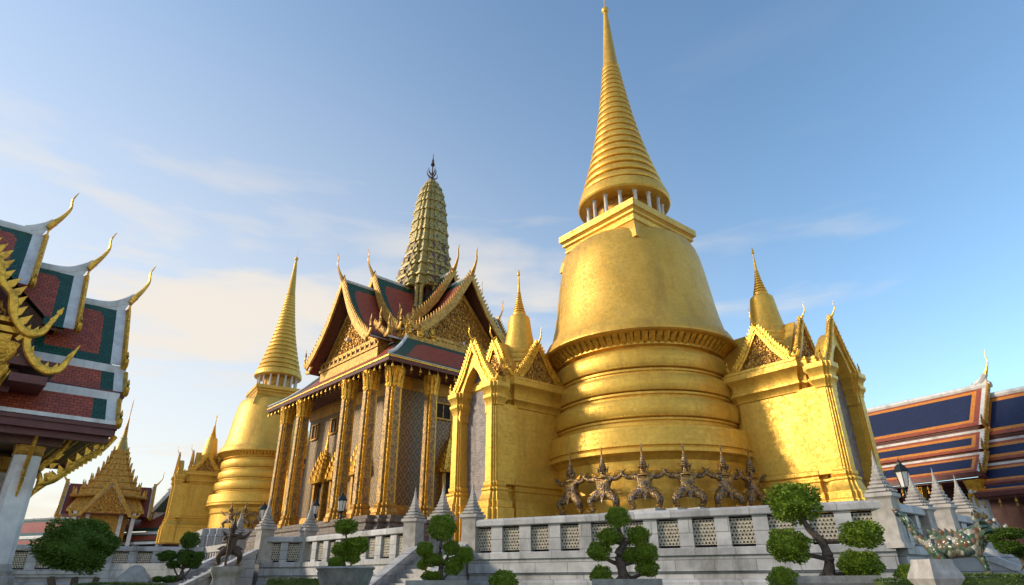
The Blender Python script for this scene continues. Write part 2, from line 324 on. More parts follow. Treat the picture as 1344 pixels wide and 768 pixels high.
# ------------------------------------------------------------------ ground and terrace
mb = MB(); mb.add([(-3000,-3000,0),(3000,-3000,0),(3000,3000,0),(-3000,3000,0)], [(0,1,2,3)]); struct(mb.build('ground', 'pave', smooth=0))
mb = MB(); mb.add([(-45,14,.004),(14.5,14,.004),(14.5,19.5,.004),(-3,26,.004),(-12,34,.004),(-45,44,.004)], [(0,1,2,3,4,5)]); struct(mb.build('lawn', 'grass', smooth=0))
T1, T2, Q1 = Vector((-1.66,26.66,0)), Vector((11.4,20.1,0)), Vector((-4.3,28.5,0))
W1, W2 = Vector((-11.0,35.6,0)), Vector((-13.2,35.3,0))
S1, S2, S3 = T2+B*3.1, T2+B*5.9, T2+B*8.7
mb = MB(); far = [S3+A*.3, S3+B*30, S3+B*34+A*70, Vector((-60,120,0)), Vector((-75,80,0)), Vector((-33,40,0)), W2+Vector((.1,.5,0))]
pl = [Q1+Vector((0,.6,0)), T1+Vector((0,.6,0)), T2+Vector((-.2,.6,0)), S1+A*.4, S2+A*.4]+far+[W1+Vector((0,.5,0))]
n = len(pl); mb.add([(p.x,p.y,-.2) for p in pl]+[(p.x,p.y,2.0) for p in pl], [tuple(range(n-1,-1,-1)), tuple(range(n,2*n))]+[(j,(j+1)%n,(j+1)%n+n,j+n) for j in range(n)])
struct(mb.build('terrace', 'marble', smooth=0))
# ------------------------------------------------------------------ golden chedi
def torus_prof(r0, r1, z0, z1, n=7):      # quarter-round moulding: bulges low, rolls back at its top
    out = []
    for i in range(n+1):
        a = math.pi*(-.32+.82*i/n); out.append((r0+(r1-r0)*max(0, math.cos(a))**.4, z0+(z1-z0)*(math.sin(a)+.845)/1.845))
    return out
def frame_leaves(mb, pts, outn, h, w, every, d, m=0, lean=.35):
    """flame leaves standing along a bargeboard outline (3-D points)"""
    acc = 0
    for i in range(len(pts)-1):
        a, b = pts[i], pts[i+1]; L_ = (b-a).length
        while acc < L_:
            p = a+(b-a)*(acc/L_); t = (b-a).normalized(); o = Vector(outn)
            up = (o.cross(t)); up = up if up.z > 0 else -up
            up = (up-t*(lean if t.z < 0 else -lean)).normalized()
            mb.leaf(p, up, t, h, w, d, m); acc += every
        acc -= L_
def filigree(mb, inside, bounds, o, u, v, nrm, cell, t, m=0, seed=1):
    rr = random.Random(seed); x0, x1, y0, y1 = bounds; o, u, v, nrm = map(Vector, (o, u, v, nrm)); y = y0; row = 0
    while y < y1:
        x = x0+(row % 2)*cell/2
        while x < x1:
            if inside(x, y):
                mb.curl(o+u*x+v*y+nrm*.02, u, v, cell*.52, t, m, turns=1.2, a0=rr.random()*6.28, sgn=rr.choice((-1, 1)))
                if rr.random() < .5: mb.leaf(o+u*(x+cell*.4)+v*(y-.1)+nrm*.05, v, u, cell*.8, cell*.28, t*1.3, m)
            x += cell
        y += cell*.86; row += 1
def arch_pts(hw, zs, za, n=8):            # pointed arch, spring zs, apex za
    left = []
    for i in range(n+1):
        q = i/n; left.append((-hw*(math.cos(q*math.pi/2)**.75) if i < n else 0, zs+(za-zs)*q**1.0*(.55+.45*q) if False else zs+(za-zs)*(q**.95)))
    return left
def make_porch(parent, rz):
    """square gate-house standing out from the drum; canonical front faces -Y, local z=0 is the plinth top"""
    p = node('porch', parent, rz=rz)
    RP = redent(.74, .87)
    yc, hy, hw = -6.3, 2.2, 1.62
    c = (0, yc)
    def lv(rows): return [((hw+a, hy+a), z) for a, z in rows]
    mb = MB()
    mb.stack(RP, lv([(.5,-1.2),(.5,.25),(.42,.3),(.42,.55),(.30,.62),(.16,.95),(.22,1.0),(.22,1.08),(.1,1.12),(.1,1.2),(.2,1.26),(.2,1.4),(.02,1.46)]), c=c); mb.build('base_moulding', 'gold', p)
    mb = MB()
    mb.stack(RP, lv([(.0,1.4),(-.16,4.75)]), c=c)
    mb.box(-1.2, 1.2, yc+hy-.3, -2.6, -1, 5.6)
    for s in (-1, 1):        # corner pilasters, standing proud
        mb.stack(SQ, [((.30,.5),1.25),((.25,.5),4.75)], c=(s*(hw-.12), yc-hy-.1))
        mb.stack(SQ, [((.12,.20),1.3),((.12,.20),4.75)], c=(s*(hw-.05), yc-hy+.5))
    mb.build('wall', 'gold', p)
    mb = MB()
    mb.stack(RP, lv([(-.18,4.7),(-.1,4.75),(-.08,4.9),(.02,5.0),(.10,5.05),(.10,5.15),(.02,5.2),(.04,5.45),(.18,5.6),(.34,5.72),(.34,5.95),(.28,6.0),(.28,6.12),(.05,6.16)]), c=c); mb.build('cornice', 'gold', p)
    yf = yc-hy-.62
    for s in (-1, 1):
        cx = s*(hw-.22); RQ = redent(.6,.8)
        mb = MB(); mb.stack(RQ, [((.36,.42),1.2),((.31,.38),4.8)], c=(cx, yf+.18)); mb.build('pilaster', 'gold', p, 30)
        mb = MB(); mb.stack(RQ, [(.78,-1.2),(.78,.25),(.70,.3),(.70,.55),(.62,.62),(.5,.95),(.54,1.0),(.54,1.08),(.42,1.14),(.46,1.2),(.46,1.32),(.36,1.4)], c=(cx, yf+.18)); mb.build('pilaster_base', 'gold', p, 30)
        mb = MB(); mb.stack(RQ, [(.34,4.62),(.40,4.66),(.42,4.82),(.52,4.97),(.52,5.1),(.46,5.12),(.5,5.3),(.62,5.45),(.62,5.66),(.4,5.72)], c=(cx, yf+.18)); mb.build('capital', 'gold', p, 30)
    # recessed arch panel and pointed arch frame
    mb = MB(); a = [(-1.1,-.6)]+[(-1.1, 4.3)]+[(x, z) for x, z in arch_pts(1.1, 4.6, 6.9)]; full = a+[(-x, z) for x, z in reversed(a[:-1])]
    mb.prism(full, (0, yf+.42, 0), (1,0,0), (0,0,1), (0,-.06,0)); mb.build('arch_panel', 'grey', p)
    mb = MB(); outer = [(-1.22,4.5),(-1.3,5.0)]+[(x, z) for x, z in arch_pts(1.36, 5.3, 7.35)]
    inner = [(-1.02,4.3),(-1.04,4.5)]+[(x, z) for x, z in arch_pts(1.02, 4.7, 6.75)]
    outer = outer+[(-x, z) for x, z in reversed(outer[:-1])]; inner = inner+[(-x, z) for x, z in reversed(inner[:-1])]
    mb.band(outer, inner, (0, yf+.42, 0), (1,0,0), (0,0,1), (0,-.58,0)); mb.build('arch_frame', 'gold', p)
    # front gable over the arch : two stepped flame frames
    def gable(o, u, nrm, hw_, zb, za, nm, carved=True, frame_only=False):
        o, u, nrm = Vector(o), Vector(u), Vector(nrm)
        n = 10; prof = []
        for i in range(n+1):
            q = i/n; prof.append((hw_*(1-q)**1.0*(1-.18*math.sin(q*math.pi)), zb+(za-zb)*(q**.9)))
        outl = [(-x, z) for x, z in prof]+[(x, z) for x, z in reversed(prof[:-1])]
        g = MB()
        if not frame_only: g.prism([(x*.93, zb+(z-zb)*.9) for x, z in outl], o, u, (0,0,1), nrm*.1)
        if carved and not frame_only:
            def ins(x, z):
                q = min(max((z-zb)/(za-zb)/.9, 0), 1)**(1/.9)
                return abs(x) < hw_*.86*(1-q)*(1-.18*math.sin(q*math.pi))-.08 and z > zb+.1
            filigree(g, ins, (-hw_, hw_, zb+.12, za), o+nrm*.12, u, (0,0,1), nrm, .24, .035, 0, 3)
        if not frame_only: g.build(nm, 'carve', p)
        f = MB(); inn = [(x*.74, zb+(z-zb)*.82) for x, z in outl]
        f.band(outl, inn, o+nrm*.05, u, (0,0,1), nrm*.2)
        P3 = [o+u*x+Vector((0,0,z))+nrm*.16 for x, z in outl]
        frame_leaves(f, P3[:n+1], nrm, .26, .17, .17, .1); frame_leaves(f, P3[n:], nrm, .26, .17, .17, .1)
        Pm = [o+u*x*.87+Vector((0,0,zb+(z-zb)*.9))+nrm*.24 for x, z in outl]; frame_leaves(f, Pm[:n+1], nrm, .2, .15, .2, .1, lean=1.2); frame_leaves(f, Pm[n:], nrm, .2, .15, .2, .1, lean=1.2)
        for s in (-1, 1):
            f.tube(bez([o+u*s*hw_*.95+Vector((0,0,zb+.1))+nrm*.15, o+u*s*(hw_+.22)+Vector((0,0,zb+.05))+nrm*.15, o+u*s*(hw_+.36)+Vector((0,0,zb+.3))+nrm*.15, o+u*s*(hw_+.30)+Vector((0,0,zb+.6))+nrm*.15], 3), lerp_list([.12,.11,.08,.015], 3), 6, sq=.7)
        chofa(f, o+Vector((0,0,za-.12))+nrm*.12, nrm, .95, sweep=.55)
        f.build('gable_frame', 'orn', p)
    gable((0, yf-.02, 0), (1,0,0), (0,-1,0), 1.62, 5.7, 8.0, 'gable_carving', frame_only=True)
    gable((0, yc-hy+.75, 0), (1,0,0), (0,-1,0), 1.5, 6.15, 8.35, 'gable_carving')
    for s in (-1, 1):
        gable((s*(hw+.02), yc-.15, 0), (0,1,0), (s,0,0), 1.5, 6.14, 8.0, 'pediment_carving')
    rf = MB()
    def rx(k): return [(-1.5*k, 6.1), (-.95*k, 6.95), (-.45*k, 7.7), (0, 8.35), (.45*k, 7.7), (.95*k, 6.95), (1.5*k, 6.1)]
    rf.prism(rx(.92), (0, yc-hy+.9, 0), (1,0,0), (0,0,1), (0, 2*hy+.6, 0))
    rf.prism([(a*.8, 6.1+(z-6.1)*.8) for a, z in rx(1)], (-hw+.1, yc-.15, 0), (0,1,0), (0,0,1), (2*hw-.2, 0, 0))
    rf.build('vaulted_roof', 'gold', p)
    # little bell-shaped spire on the roof
    sp = [(1.22,6.4),(1.22,7.25),(1.28,7.3),(1.28,7.42),(1.16,7.5),(1.2,7.62),(1.2,7.72),(1.06,7.82),(1.1,7.94),(1.08,8.04),(.96,8.12),(.93,8.3),(.82,8.75),(.72,9.3),(.65,9.8),(.6,10.0),(.46,10.1),(.40,10.12),(.40,10.26),(.3,10.28)]
    z = 10.28; r = .36
    for i in range(9):
        h = .17*(1-.03*i); sp += [(r*.8, z+.02), (r, z+.05), (r, z+h*.6), (r*.8, z+h*.85)]; z += h*.9; r *= .87
    sp += [(r*.8, z), (.035, z+.95), (.08, z+1.0), (.08, z+1.1), (.01, z+1.35)]
    mb = MB(); mb.lathe([(r*.94, z) for r, z in sp], 28, (0, yc+.15, 0)); mb.build('spirelet', 'gold', p, smooth=30)
    return p
def make_chedi(label, loc, rz, sc_, plinth, zdrop):
    t = thing('golden_chedi', label, 'stupa', loc, rz, 'great golden chedis on the terrace')
    t.scale = (sc_, sc_, sc_)
    N = 96
    mb = MB(); mb.stack(redent(.8, .9), [(6.2,-zdrop-.2),(6.2,-.35),(6.1,-.3),(6.1,-.08),(5.6,-.03)]); mb.build('plinth', plinth, t)
    z0 = 3.7
    def Z(p): return [(r, z-z0) for r, z in p]
    mb = MB()
    mb.lathe(Z([(5.0,3.6),(5.0,5.30),(5.12,5.34),(5.16,5.44),(5.08,5.5),(5.12,5.9),(5.34,6.12),(5.56,6.2),(5.56,6.36),(5.46,6.38),(5.48,6.46),(5.55,6.5),(5.48,7.35),(5.38,7.42),(4.86,7.46),(4.86,7.72),(4.94,7.74),(4.94,7.84),(4.86,7.86)]
             + torus_prof(4.78,5.12,7.9,8.8)+[(4.66,8.84),(4.66,9.0),(4.76,9.02),(4.76,9.12),(4.6,9.16)] + torus_prof(4.55,4.88,9.2,10.04)
             + [(4.5,10.06),(4.5,10.2),(4.58,10.22),(4.58,10.32),(4.48,10.36)] + torus_prof(4.42,4.75,10.4,11.32)+[(4.3,11.34),(4.3,11.52),(4.56,11.56),(4.56,12.0)]), N); mb.build('drum', 'gold', t, smooth=25)
    mb = MB()
    for i in range(84):
        a = 2*math.pi*i/84; d = Vector((math.cos(a), math.sin(a), 0)); s_ = Vector((-d.y, d.x, 0)); q = .155
        vs = []
        for zz, rr, ww in ((11.58,4.55,.6),(11.72,4.7,1),(11.9,4.9,1),(12.06,5.08,.95)):
            for k in (-1,-.45,.45,1): vs.append(d*(rr-(0.07 if abs(k) == 1 else 0))+s_*q*ww*k+Vector((0,0,zz-z0)))
        mb.add(vs, [(r*4+k, r*4+k+1, r*4+k+5, r*4+k+4) for r in range(3) for k in range(3)])
    mb.build('lotus_petal_frieze', 'orn', t)
    mb = MB(); mb.lathe(Z([(4.83,12.02),(5.25,12.06),(5.35,12.12),(5.35,12.2),(5.28,12.24),(5.2,12.5),(5.08,12.74),(4.96,12.8),(4.80,13.2),(4.64,13.9),(4.49,14.8),(4.36,15.8),(4.22,16.8),(4.07,17.7),(3.93,18.2),(3.74,18.58),(3.35,18.92),(2.6,19.2),(1.5,19.4)]), N); mb.build('bell', 'bell', t, smooth=20)
    mb = MB(); mb.stack(SQ, [(s_, z-z0) for s_, z in [(2.98,17.85),(2.86,18.5),(2.66,19.05),(2.62,19.12),(2.70,19.16),(2.70,19.26),(2.62,19.3),(2.68,19.5),(2.80,19.6),(2.80,19.72),(2.74,19.74),(2.86,19.86),(2.94,19.9),(2.94,20.3),(2.2,20.32)]]); mb.build('square_throne', 'bell', t, smooth=0)
    mb = MB(); mb.lathe(Z([(1.75,20.2),(1.75,22.4)]), 40); mb.build('drum_neck', 'goldold', t)
    for i in range(16):
        a = 2*math.pi*(i+.5)/16; mb = MB(); mb.lathe([(.17,16.6),(.17,16.7),(.12,16.74),(.11,18.2),(.16,18.26),(.16,18.4)], 12, (2.28*math.cos(a), 2.28*math.sin(a), 0)); mb.build('colonnade_column', 'white', t)
    mb = MB(); pr = [(1.6,22.02),(2.66,22.0),(2.8,22.04),(2.86,22.14),(2.82,22.5),(2.72,22.78),(2.62,22.86)]
    nring = 21; zz = [22.9]; 
    for i in range(nring): zz.append(zz[-1]+.66-.0145*i)
    zt = zz[-1]
    for i in range(nring):
        def rad(z): q = (z-22.9)/(zt-22.9); return 2.62*(1-q)+.56*q-.32*math.sin(math.pi*q)*(1-.3*q)
        a, b = zz[i], zz[i+1]; r = rad((a+b)/2)*1.02+.02; h = b-a
        pr += [(r*.93, a+.02), (r*1.0, a+h*.10), (r*1.01, a+h*.3), (r*.975, a+h*.62), (r*.93, a+h*.82), (r*.895, a+h*.95)]
    mb.lathe(Z(pr), 72); mb.build('ringed_spire', 'gold', t, smooth=28)
    mb = MB(); mb.lathe(Z([(.5,zt-.1),(.56,zt),(.60,zt+.06),(.53,zt+.16),(.14,39.15),(.2,39.2),(.27,39.36),(.24,39.55),(.1,39.66),(.035,39.7),(.02,40.9)]), 28); mb.build('finial', 'bell', t)
    q_ = make_porch(t, R(-90)); q_.location = (.42,3.55,0); q_.scale = (1,1,1.07); q_ = make_porch(t, 0); q_.location = (2.36,-.38,0); q_.scale = (1,1,1.07)
    return t
chedi = make_chedi('huge golden bell-shaped chedi nearest the viewer, flanked by two gilded porches', (7.07,33.26,3.7), R(40), 1.0, 'marble', 1.7)
ch2 = copy_tree(chedi); ch2.location = (-29.7,75.9,6.1); ch2.rotation_euler.z = R(33); ch2.scale = (1.0,1.0,.985)
ch2['label'] = 'golden chedi far behind, left of the temple and partly hidden by its pillars'
for k in kids(ch2):
    if k.name.startswith('plinth'): k.scale.z = 2.3
# ------------------------------------------------------------------ temple with prang
TO = Vector((-8.1,41.2,0))
tm = thing('royal_temple', 'tall pillared temple with red and green tiered roofs, gilded gables and a green-gold prang tower', 'temple', TO, YAW); tm.scale = (1,.95,1)
mb = MB()
mb.stack(redent(.9,.95), [(11.4,1.9),(11.4,2.6),(11.2,2.65),(11.1,3.3),(10.9,3.35),(10.9,3.8),(10.7,3.85),(10.5,4.2),(10.6,4.3),(10.6,4.45),(10.4,4.5),(10.4,4.7)], c=(9,9)); mb.build('podium', 'slab', tm)
mb = MB(); mb.box(1.5,16.5,1.5,16.5,4.7,15.2); mb.build('wall', 'wall', tm, smooth=0)
mb = MB()
for z, k in ((4.72,.16),(5.05,.10),(5.3,.05)): mb.stack(SQ, [(7.5+k+.04,z),(7.5+k,z+.18),(7.5+k-.03,z+.3)], c=(9,9))
mb.stack(SQ, [(7.53,13.5),(7.6,13.6),(7.6,14.0),(7.7,14.2),(7.7,14.5)], c=(9,9)); mb.build('wall_moulding', 'goldold', tm)
def pillar(x, y, s=.5):
    p = node('pillar', tm, (x,y,0))
    RP = redent(.44,.74); n = len(RP)
    ms = [0 if (j % 5) in (1,2,3) else 1 for j in range(n)]
    mb = MB(); mb.stack(RP, [(s,5.5),(s*.9,13.1)], ms); mb.build('shaft', ['orn','pill'], p, smooth=0)
    mb = MB()
    for sg in (-1,1):
        for (a,b) in ((s*.98,.34*s),(s*.34,.98*s)):
            pass
    mb.stack(RP, [(s*1.5,4.6),(s*1.5,4.85),(s*1.36,4.9),(s*1.3,5.1),(s*1.12,5.2),(s*1.2,5.28),(s*1.2,5.4),(s*1.02,5.5)]); mb.build('pillar_base', 'goldold', p)
    mb = MB(); mb.stack(RP, [(s*.92,13.0),(s*1.0,13.06),(s*1.0,13.2),(s*.92,13.25),(s*.95,13.6),(s*1.05,14.1),(s*1.15,14.4)])
    for a in range(12):
        an = 2*math.pi*a/12; d = Vector((math.cos(an), math.sin(an), 0)); t_ = Vector((-d.y, d.x, 0))
        mb.leaf(d*s*.95+Vector((0,0,13.2)), d*.2+Vector((0,0,1)), t_, 1.15, .18, .05); mb.leaf(d*s*.95+Vector((0,0,12.95)), d*.14+Vector((0,0,1)), t_, .6, .15, .05)
    mb.build('lotus_capital', 'orn', p)
    return p
pl0 = None
for (x, y, s) in [(0,0,.56),(-.75,1.9,.5),(-.75,5.1,.5),(-.75,12.9,.5),(-.75,16.1,.5),(0,18,.52),(3.1,0,.46),(14.9,0,.46),(18,0,.5)]:
    pillar(x, y, s)
# eaves : beam, soffit, fascia, skirt roof
mb = MB(); E0 = 10.3
def ring(mb, lv, m=0, c=(9,9)): mb.stack(SQ, lv, m, c, cap=False)
mb.stack(SQ, [(9.3,14.42),(9.3,14.75)], c=(9,9)); mb.build('architrave', 'soffit', tm, smooth=0)
mb = MB(); ring(mb, [(9.3,14.76),(10.25,14.46),(10.3,14.44)]); mb.build('soffit', 'soffit', tm, smooth=0)
mb = MB(); ring(mb, [(10.28,14.40),(10.36,14.40),(10.40,14.62),(10.34,14.64),(10.36,14.8),(10.2,14.82),(10.26,14.42)]); mb.build('fascia', 'maroon', tm, smooth=0)
mb = MB(); ring(mb, [(10.37,14.66),(10.42,14.66),(10.42,14.76),(10.37,14.77)]); mb.build('gilded_fascia_strip', 'orn', tm, smooth=0)
def slope(mb, x0, x1, prof, bord, mats=(0,1), trim0=0, trim1=0, corners=True, bx=None):
    """tiled slope: runs along X from x0..x1 (mitred by trim per profile step), prof = [(y,z)...] downwards"""
    cum = [0]
    for i in range(1, len(prof)): cum.append(cum[-1]+math.hypot(prof[i][0]-prof[i-1][0], prof[i][1]-prof[i-1][1]))
    tot = cum[-1]; rows = sorted(set([bord/tot, 1-bord/tot]+([bord*1.7/tot] if corners and bord*1.7 < tot else [])+[c/tot for c in cum])); bx = bx or bord
    def at_(q):
        for i in range(len(prof)-1):
            if q <= cum[i+1]/tot+1e-9:
                k = (q*tot-cum[i])/(cum[i+1]-cum[i]); return (prof[i][0]+(prof[i+1][0]-prof[i][0])*k, prof[i][1]+(prof[i+1][1]-prof[i][1])*k)
        return prof[-1]
    for i in range(len(rows)-1):
        qa, qb = rows[i], rows[i+1]; ya, za = at_(qa); yb, zb = at_(qb)
        def xs(q):
            a, b = x0-trim0*q, x1+trim1*q; ins = bx*(1+.9*max(0, 1-q*tot/(bord*1.7))) if corners else bx
            return [a, a+ins, b-ins, b]
        xa, xb = xs(qa), xs(qb); mid = (qa+qb)/2*tot
        for k in range(3):
            edge = k != 1 or mid < bord or mid > tot-bord
            mb.add([(xa[k],ya,za),(xb[k],yb,zb),(xb[k+1],yb,zb),(xa[k+1],ya,za)], [(0,1,2,3)], mats[0] if edge else mats[1], [[(xa[k],qa*tot),(xb[k],qb*tot),(xb[k+1],qb*tot),(xa[k+1],qa*tot)]])
def rot_into(mb, sub, ang, c):
    ca, sa = round(math.cos(ang)), round(math.sin(ang)); o = len(mb.v)
    mb.v += [(c[0]+x*ca-y*sa, c[1]+x*sa+y*ca, z) for x, y, z in sub.v]; mb.f += [tuple(o+k for k in f) for f in sub.f]; mb.m += sub.m; mb.uv += sub.uv
sk = MB(); one = MB(); slope(one, -7.2, 7.2, [(-7.2,17.6),(-8.2,16.5),(-9.2,15.6),(-10.3,14.84)], .55, (0,1), 3.1, 3.1, bx=1.2)
for a in range(4): rot_into(sk, one, a*math.pi/2, (9,9))
sk.build('skirt_roof', ['green','red'], tm, smooth=0)
mb = MB()
for sx in (-1,1):
    for sy in (-1,1):
        mb.tube([(9+sx*7.2,9+sy*7.2,17.65),(9+sx*8.2,9+sy*8.2,16.55),(9+sx*9.2,9+sy*9.2,15.65),(9+sx*10.35,9+sy*10.35,14.9)], [.13]*4, 6)
for a in range(1):
    s_ = MB(); s_.box(-10.36,10.36,-10.36,-10.28,14.82,14.87); rot_into(mb, s_, a*math.pi/2, (9,9))
mb.build('white_hip_ridge', 'white', tm)
mb = MB(); mb.stack(SQ, [(7.25,15.2),(7.25,17.9),(6.6,18.0)], c=(9,9)); mb.build('attic_wall', 'goldold', tm, smooth=0)
for (ax, ay, dx, dy, cnt) in ((-1.33,-1.0,0,1,28),(-1.0,-1.33,1,0,28)):
    for i in range(cnt):
        p = (ax+dx*i*.74, ay+dy*i*.74, 14.4); mb = MB()
        mb.tube([(0,0,0),(0,0,-.16)], .012, 4); mb.lathe([(.012,-.15),(.06,-.2),(.075,-.3),(.1,-.38),(.1,-.4)], 8); mb.leaf((0,0,-.62), (0,0,1), (1,1,0), .25, .1, .012)
        mb.build('wind_bell', 'orn', tm, loc=p)
def make_wing(rz, yf, apex=25.1, big=True):
    """gabled roof wing, canonical front faces -Y at distance yf from the temple centre"""
    g = node('gable_wing', tm, (9,9,0), rz)
    y = -yf; hw = 4.9; k = apex-25.1
    mb = MB(); mb.box(-hw, hw, y, -3, 16.2, 18.95+k); mb.box(-hw-.1, hw+.1, y-.08, y+.1, 18.7+k, 18.98+k); mb.box(-hw-.1, hw+.1, y-.1, y+.1, 17.2, 17.42)
    for i in range(13):
        x = -hw+.35+i*(2*hw-.7)/12; mb.box(x-.09, x+.09, y-.07, y+.1, 17.4, 18.8+k); mb.leaf((x,y-.1,17.35), (0,0,1), (1,0,0), .5, .22, .06)
    mb.build('niche_frieze', 'gild2', g, smooth=0)
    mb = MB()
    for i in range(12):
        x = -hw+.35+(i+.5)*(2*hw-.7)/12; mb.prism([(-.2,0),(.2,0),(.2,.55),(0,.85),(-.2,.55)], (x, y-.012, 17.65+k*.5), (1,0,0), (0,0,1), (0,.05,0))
    mb.build('niche_dark_plate', 'dark', g, smooth=0)  # dark plates on the flat frieze, niche shade put into their colour
    # tympanum
    ty = [(-4.0,19.0),(4.0,19.0),(0,23.2)]
    mb = MB(); mb.prism([(a, b+k) for a, b in ty], (0, y+.15, 0), (1,0,0), (0,0,1), (0,.3,0))
    filigree(mb, lambda x, z: abs(x) < (23.2+k-z)/4.2*4.0*.9-.15, (-4,4,19.25+k,23+k), (0,y+.1,0), (1,0,0), (0,0,1), (0,-1,0), .42, .06, 0, 5)
    mb.build('tympanum', 'carve', g)
    mb = MB()
    mb.band([(-4.15,18.95+k),(0,23.6+k),(4.15,18.95+k)], [(-3.75,18.95+k),(0,23.05+k),(3.75,18.95+k)], (0,y-.02,0), (1,0,0), (0,0,1), (0,.25,0)); mb.build('tympanum_frame', 'gild2', g, smooth=0)
    prof = [(0,25.0),(.8,23.55),(1.7,22.1),(2.8,20.75),(4.1,19.55),(5.15,18.8)]; prof = [(a, b+k) for a, b in prof]
    # upper roof (red with green border) behind the bargeboard, overhanging the gable by 1.1
    def roofpair(y0, y1, pr, nm, bord=.8, th=.12):
        s = MB(); slope(s, y0, y1, [(a, b) for a, b in pr], bord, (0,1))
        for sg in (-1, 1):
            rf = MB(); o = len(rf.v); rf.v += [(sg*yy, xx, zz) for xx, yy, zz in s.v]; rf.f += [tuple(o+q for q in f) for f in s.f]; rf.m += s.m; rf.uv += s.uv
            s2 = [(sg*a, xx, b-th) for a, b in pr for xx in (y0, y1)]
            rf.add(s2, [(2*i, 2*i+1, 2*i+3, 2*i+2) for i in range(len(pr)-1)], 2)
            rf.build(nm, ['green','red','soffit'], g, smooth=0)
        wd = MB(); wd.tube([(0,y0,pr[0][1]+.06),(0,(y0+y1)/2,pr[0][1]+.0),(0,y1,pr[0][1]+.06)], [.14]*3, 6)
        for sg in (-1, 1):
            vs = [(sg*a, yy, b+.03) for a, b in pr for yy in (y0+.02, y0+.2)]; wd.add(vs, [(2*i, 2*i+1, 2*i+3, 2*i+2) for i in range(len(pr)-1)])
            e = pr[-1]; wd.tube([(sg*e[0],y0,e[1]),(sg*e[0],y1,e[1])], .07, 5)
        wd.build('white_verge', 'white', g)
    def barge(y0, pr, nm='bargeboard', wide=.42, ch=2.6):
        bb = MB(); L2 = [(-a, b) for a, b in reversed(pr)]+pr[1:]
        inn = [(x*(1-.0), z-wide*1.25) for x, z in L2]
        bb.band([(x*1.02, z+.16) for x, z in L2], inn, (0,y0-.16,0), (1,0,0), (0,0,1), (0,.16,0))
        P3 = [Vector((x*1.02, y0-.1, z+.14)) for x, z in L2]; m_ = len(pr)-1
        frame_leaves(bb, P3[:m_+1], (0,-1,0), .42, .2, .34, .08); frame_leaves(bb, P3[m_:], (0,-1,0), .42, .2, .34, .08)
        for sg in (-1, 1):   # upturned flame tails
            e = Vector((sg*pr[-1][0], y0-.1, pr[-1][1]))
            bb.tube(bez([e+Vector((-sg*.3,0,.1)), e+Vector((sg*.3,0,-.1)), e+Vector((sg*.62,0,.35)), e+Vector((sg*.5,0,.9)), e+Vector((sg*.62,0,1.5))], 3), lerp_list([.2,.22,.16,.1,.015], 3), 6, sq=.6)
        bb.build(nm, 'gild2', g)
        c_ = MB(); chofa(c_, (0, y0-.05, pr[0][1]-.15), (0,-1,0), ch, sweep=.42, th=.85); c_.build('chofa', 'goldold', g)
    roofpair(y-1.1, -1.5, prof, 'upper_roof'); barge(y-1.1, prof)
    p2 = [(a*.92, b+1.35) for a, b in prof]; roofpair(y+1.7, -1.5, p2, 'rear_roof'); barge(y+1.7, p2)
    # low side roof falling to the skirt
    lo = [(4.7,18.9),(5.6,18.2),(6.6,17.55)]; roofpair(y-.3, -4.5, lo, 'side_roof', .35)
    for sg in (-1, 1):
        mb = MB()
        for j, (x, z) in enumerate(((5.3,18.5),(6.7,17.6))):
            mb.tube(bez([(sg*(x-.3),y-.35,z),(sg*(x+.2),y-.4,z),(sg*(x+.42),y-.4,z+.5),(sg*(x+.3),y-.4,z+1.0),(sg*(x+.42),y-.4,z+1.6)], 3), lerp_list([.16,.2,.15,.09,.015], 3), 6, sq=.6)
        L3 = [Vector((sg*a, y-.35, b+.1)) for a, b in lo]; frame_leaves(mb, L3, (0,-1,0), .4, .2, .3, .08)
        mb.tube([(sg*a, y-.33, b+.05) for a, b in lo], [.12]*3, 6)
        mb.build('hooked_flame_finial', 'gild2', g)
    return g
q_ = make_wing(0, 5.6); q_.location.x = 8.2; make_wing(R(-90), 8.3, 24.1); make_wing(R(90), 6.6)
for (x, y, z, h) in ((1.9,3.0,17.5,1.5),(2.3,2.3,17.7,1.7),(3.2,2.0,17.7,1.5),(4.6,2.6,18.2,1.6),(3.0,4.2,18.2,1.6),(3.9,3.4,18.4,2.0)):
    mb = MB(); mb.stack(redent(.6,.8), [(.26,-.5),(.26,.05),(.2,.1),(.3,.16),(.18,.24)])
    mb.tube(bez([(0,0,.15),(.06,0,h*.3),(-.04,0,h*.6),(.06,0,h)],3), lerp_list([.17,.2,.12,.012],3), 6)
    for q in range(3): mb.leaf((.12,0,h*(.15+.2*q)), (.6,0,1), (0,1,0), h*.28, .14, .06); mb.leaf((-.1,0,h*(.15+.2*q)), (-.6,0,1), (0,1,0), h*.28, .14, .06)
    mb.build('flame_finial', 'orn', tm, loc=(x,y,z), rz=rnd.uniform(0,3))
